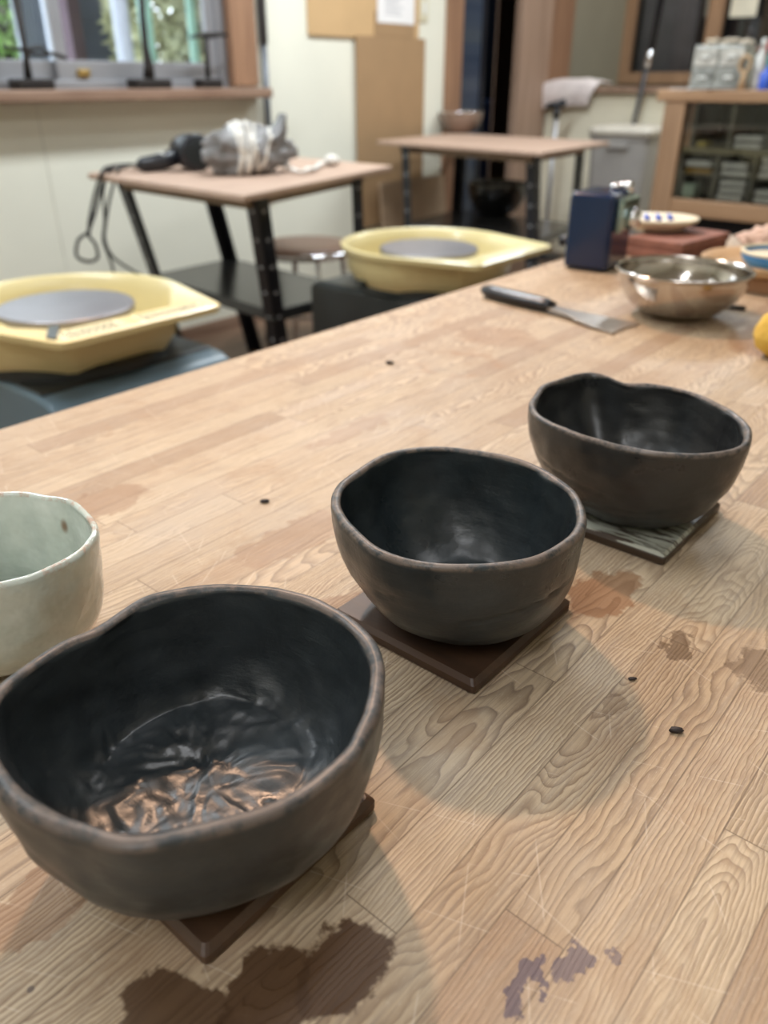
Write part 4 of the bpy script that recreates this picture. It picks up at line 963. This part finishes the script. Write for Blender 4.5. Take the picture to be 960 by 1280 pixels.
b = NB(); tube(b, [(wdt*.72, D*.55, hgt), (wdt*.72, D*.55, hgt+.010)], .008, 14); tube(b, [(wdt*.98, D*.6, hgt-.004), (wdt*.98, D*.6, hgt+.014)], .008, 14); tube(b, [(wdt*.72, D*.55, hgt+.007), (wdt*.98, D*.6, hgt+.009)], .004, 8); obj('clamp', b, M['chrome'], t, smooth=True)
b = NB(); tube(b, [(-.0, D*.5, .085), (-.012, D*.5, .085)], .007, 12); tube(b, [(-.009, D*.5, .088), (-.012, D*.5, .040)], .0035, 8); obj('crank', b, M['chrome'], t, smooth=True)
b = NB(); tube(b, [(-.010, D*.5, .036), (-.026, D*.5, .036)], [.008, .009], 14); obj('crank_knob', b, M['blackplastic'], t, smooth=True)
# brick slabs and plate
pb = atz(779, 319)
for k in range(2):
    b = NB(); box(b, 0, .105, 0, .17, 0, .0155); o = obj('brick_slab', b, M['brick'], loc=(pb.x+.002*k, pb.y-.0+.002*k, TZ+.0004+k*.0162), rz=-.10, bevel=.002)
    tag(o, ['lower red brick slab under the patterned dish', 'upper red brick slab directly under the patterned dish'][k], 'brick', 'stacked red brick slabs')
pc = atz(822, 287, TZ+.034)
t = thing('patterned_dish', (pc.x, pc.y, TZ+.0335), 'cream oval dish with blue marks on top of the red brick slabs', 'dish', rz=.7)
def ell(r, z, n=40): return [(r*1.22*cos(2*pi*i/n), r*.98*sin(2*pi*i/n), z) for i in range(n)]
b = NB(); rings(b, [ell(.03, 0), ell(.035, .002), ell(.055, .016), ell(.0575, .021), ell(.0555, .0225), ell(.05, .018), ell(.03, .0125), ell(.002, .012)]); obj('body', b, M['creampl'], t, smooth=True)
for k in range(4):
    b = NB(); a = -2.2+k*.22; q_ = Matrix.Rotation(-.7, 4, 'Z')
    rad = .050; x = (k-1.6)*.021; v0 = q_ @ Vector((RT.x*x+UPx if 0 else RT.x*x, RT.y*x, 0)); v1 = q_ @ Vector((-sin(YAW), cos(YAW), 0))
    tube(b, [v0+v1*.022+Vector((-.004 if 0 else 0, 0, .0150)), v0+v1*.040+Vector((0, 0, .0185))], [.0045, .004], 8); obj('blue_mark', b, M['royal'], t, smooth=True, label='blue glaze mark')
# wooden tray, basket, blue bowl, cloth at right
pt = atz(937, 367)
t = thing('wooden_tray', (pt.x, pt.y, TZ), 'reddish wooden box tray under the blue bowl at the right edge', 'tray', rz=.0)
obj('body', box(NB(), -.03, .17, .0, .17, 0, .022), M['traywood'], t, bevel=.003)
pc = atz(945, 327, TZ+.033)
t = thing('round_basket', (pc.x+.012, pc.y+.012, TZ+.0225), 'shallow tan round basket on the wooden tray beside the steel bowl', 'basket')
b = NB(); lathe(b, [(0, 0), (.080, 0), (.088, .004), (.093, .014), (.090, .016), (.084, .006), (0, .005)], 56); obj('body', b, M['tanwood'], t, smooth=True)
tb_ = simple_bowl('blue_bowl', (pc.x+.042, pc.y-.026, TZ+.0285), .056, .026, .036, M['bluepl'], 'blue bowl with cream inside standing in the shallow round basket', rimmat=M['creampl'], th=.004)
pc = atz(955, 312, TZ+.02)
b = NB(); blob(b, (0, 0, .024), (.065, .05, .03), 44, 28, .4, 2.6, 8, flat=.0); o = obj('crumpled_cloth', b, M['cloth'], smooth=True, loc=(pc.x+.02, pc.y+.03, TZ+.001)); tag(o, 'crumpled dusty pink cloth at the far right of the table', 'cloth')
pc = atz(968, 447); b = NB(); blob(b, (0, 0, .026), (.026, .026, .026), 30, 20, .08, 3, 4, flat=0); o = obj('sponge', b, M['sponge'], smooth=True, loc=(pc.x, pc.y, TZ+.0005)); tag(o, 'rounded yellow sponge cut off by the right edge of the picture', 'sponge')
b = NB(); lathe(b, [(0, .020), (.040, .0205), (.0490, .022), (.0490, .018), (0, .016)], 40); obj('filling', b, M['creampl'], tb_, smooth=True, label='cream coloured filling')
# thin dark stick behind the steel bowl
pa, pb2 = atz(905, 383, TZ+.003), atz(932, 386, TZ+.003); b = NB(); tube(b, [(0, 0, .0035), pb2-pa+Vector((0, 0, .0035))], .003, 8); o = obj('modelling_stick', b, M['blackmetal'], smooth=True, loc=(pa.x, pa.y, TZ)); tag(o, 'short dark modelling stick lying right of the steel bowl', 'stick')
for k, (px, py, s_, lab) in enumerate(((845, 915, .0022, 'dark curled clay crumb at the right, in front of all bowls'), (331, 628, .0022, 'dark clay crumb between the glazed cup and the middle bowl'), (790, 850, .0014, 'tiny dark clay crumb right of the middle coaster'),
                                     (487, 455, .003, 'dark clay crumb on the far left of the table, beyond the middle bowl'))):
    p = atz(px, py); b = NB(); blob(b, (0, 0, s_*.5), (s_*1.6, s_*.8, s_*.6), 12, 8, .4, 3, k, flat=0); o = obj('clay_crumb', b, M['crumb'], smooth=True, loc=(p.x, p.y, TZ+.0002), rz=.7); tag(o, lab, 'clay crumb', 'clay crumbs on the table')

# ---------------------------------------------------------------- lamps out of view that light the room
for i, (x, y) in enumerate(TUBES):
    t = thing('ceiling_light', (x, y, 2.5), 'white fluorescent ceiling lamp '+['above the round stool', 'above the left of the room by the window', 'above the far right part of the work table', 'behind the camera', 'above the space before the corner post', 'inside the window alcove'][i], 'lamp', group='ceiling lamps')
    obj('housing', box(NB(), -.13, .13, -.63, .63, -.05, -.001), M['white'], t, bevel=.006)
t = thing('spot_lamp', (LAMP[0], LAMP[1], 2.5), 'warm pendant spot lamp, out of view', 'lamp')
b = NB(); lathe(b, [(.03, -.22), (.09, -.30), (.088, -.30), (.028, -.225), (0, -.22)], 28); obj('shade', b, M['blackmetal'], t)
b = NB(); tube(b, [(0, 0, -.001), (0, 0, -.225)], .005, 8); obj('cable', b, M['cord'], t)
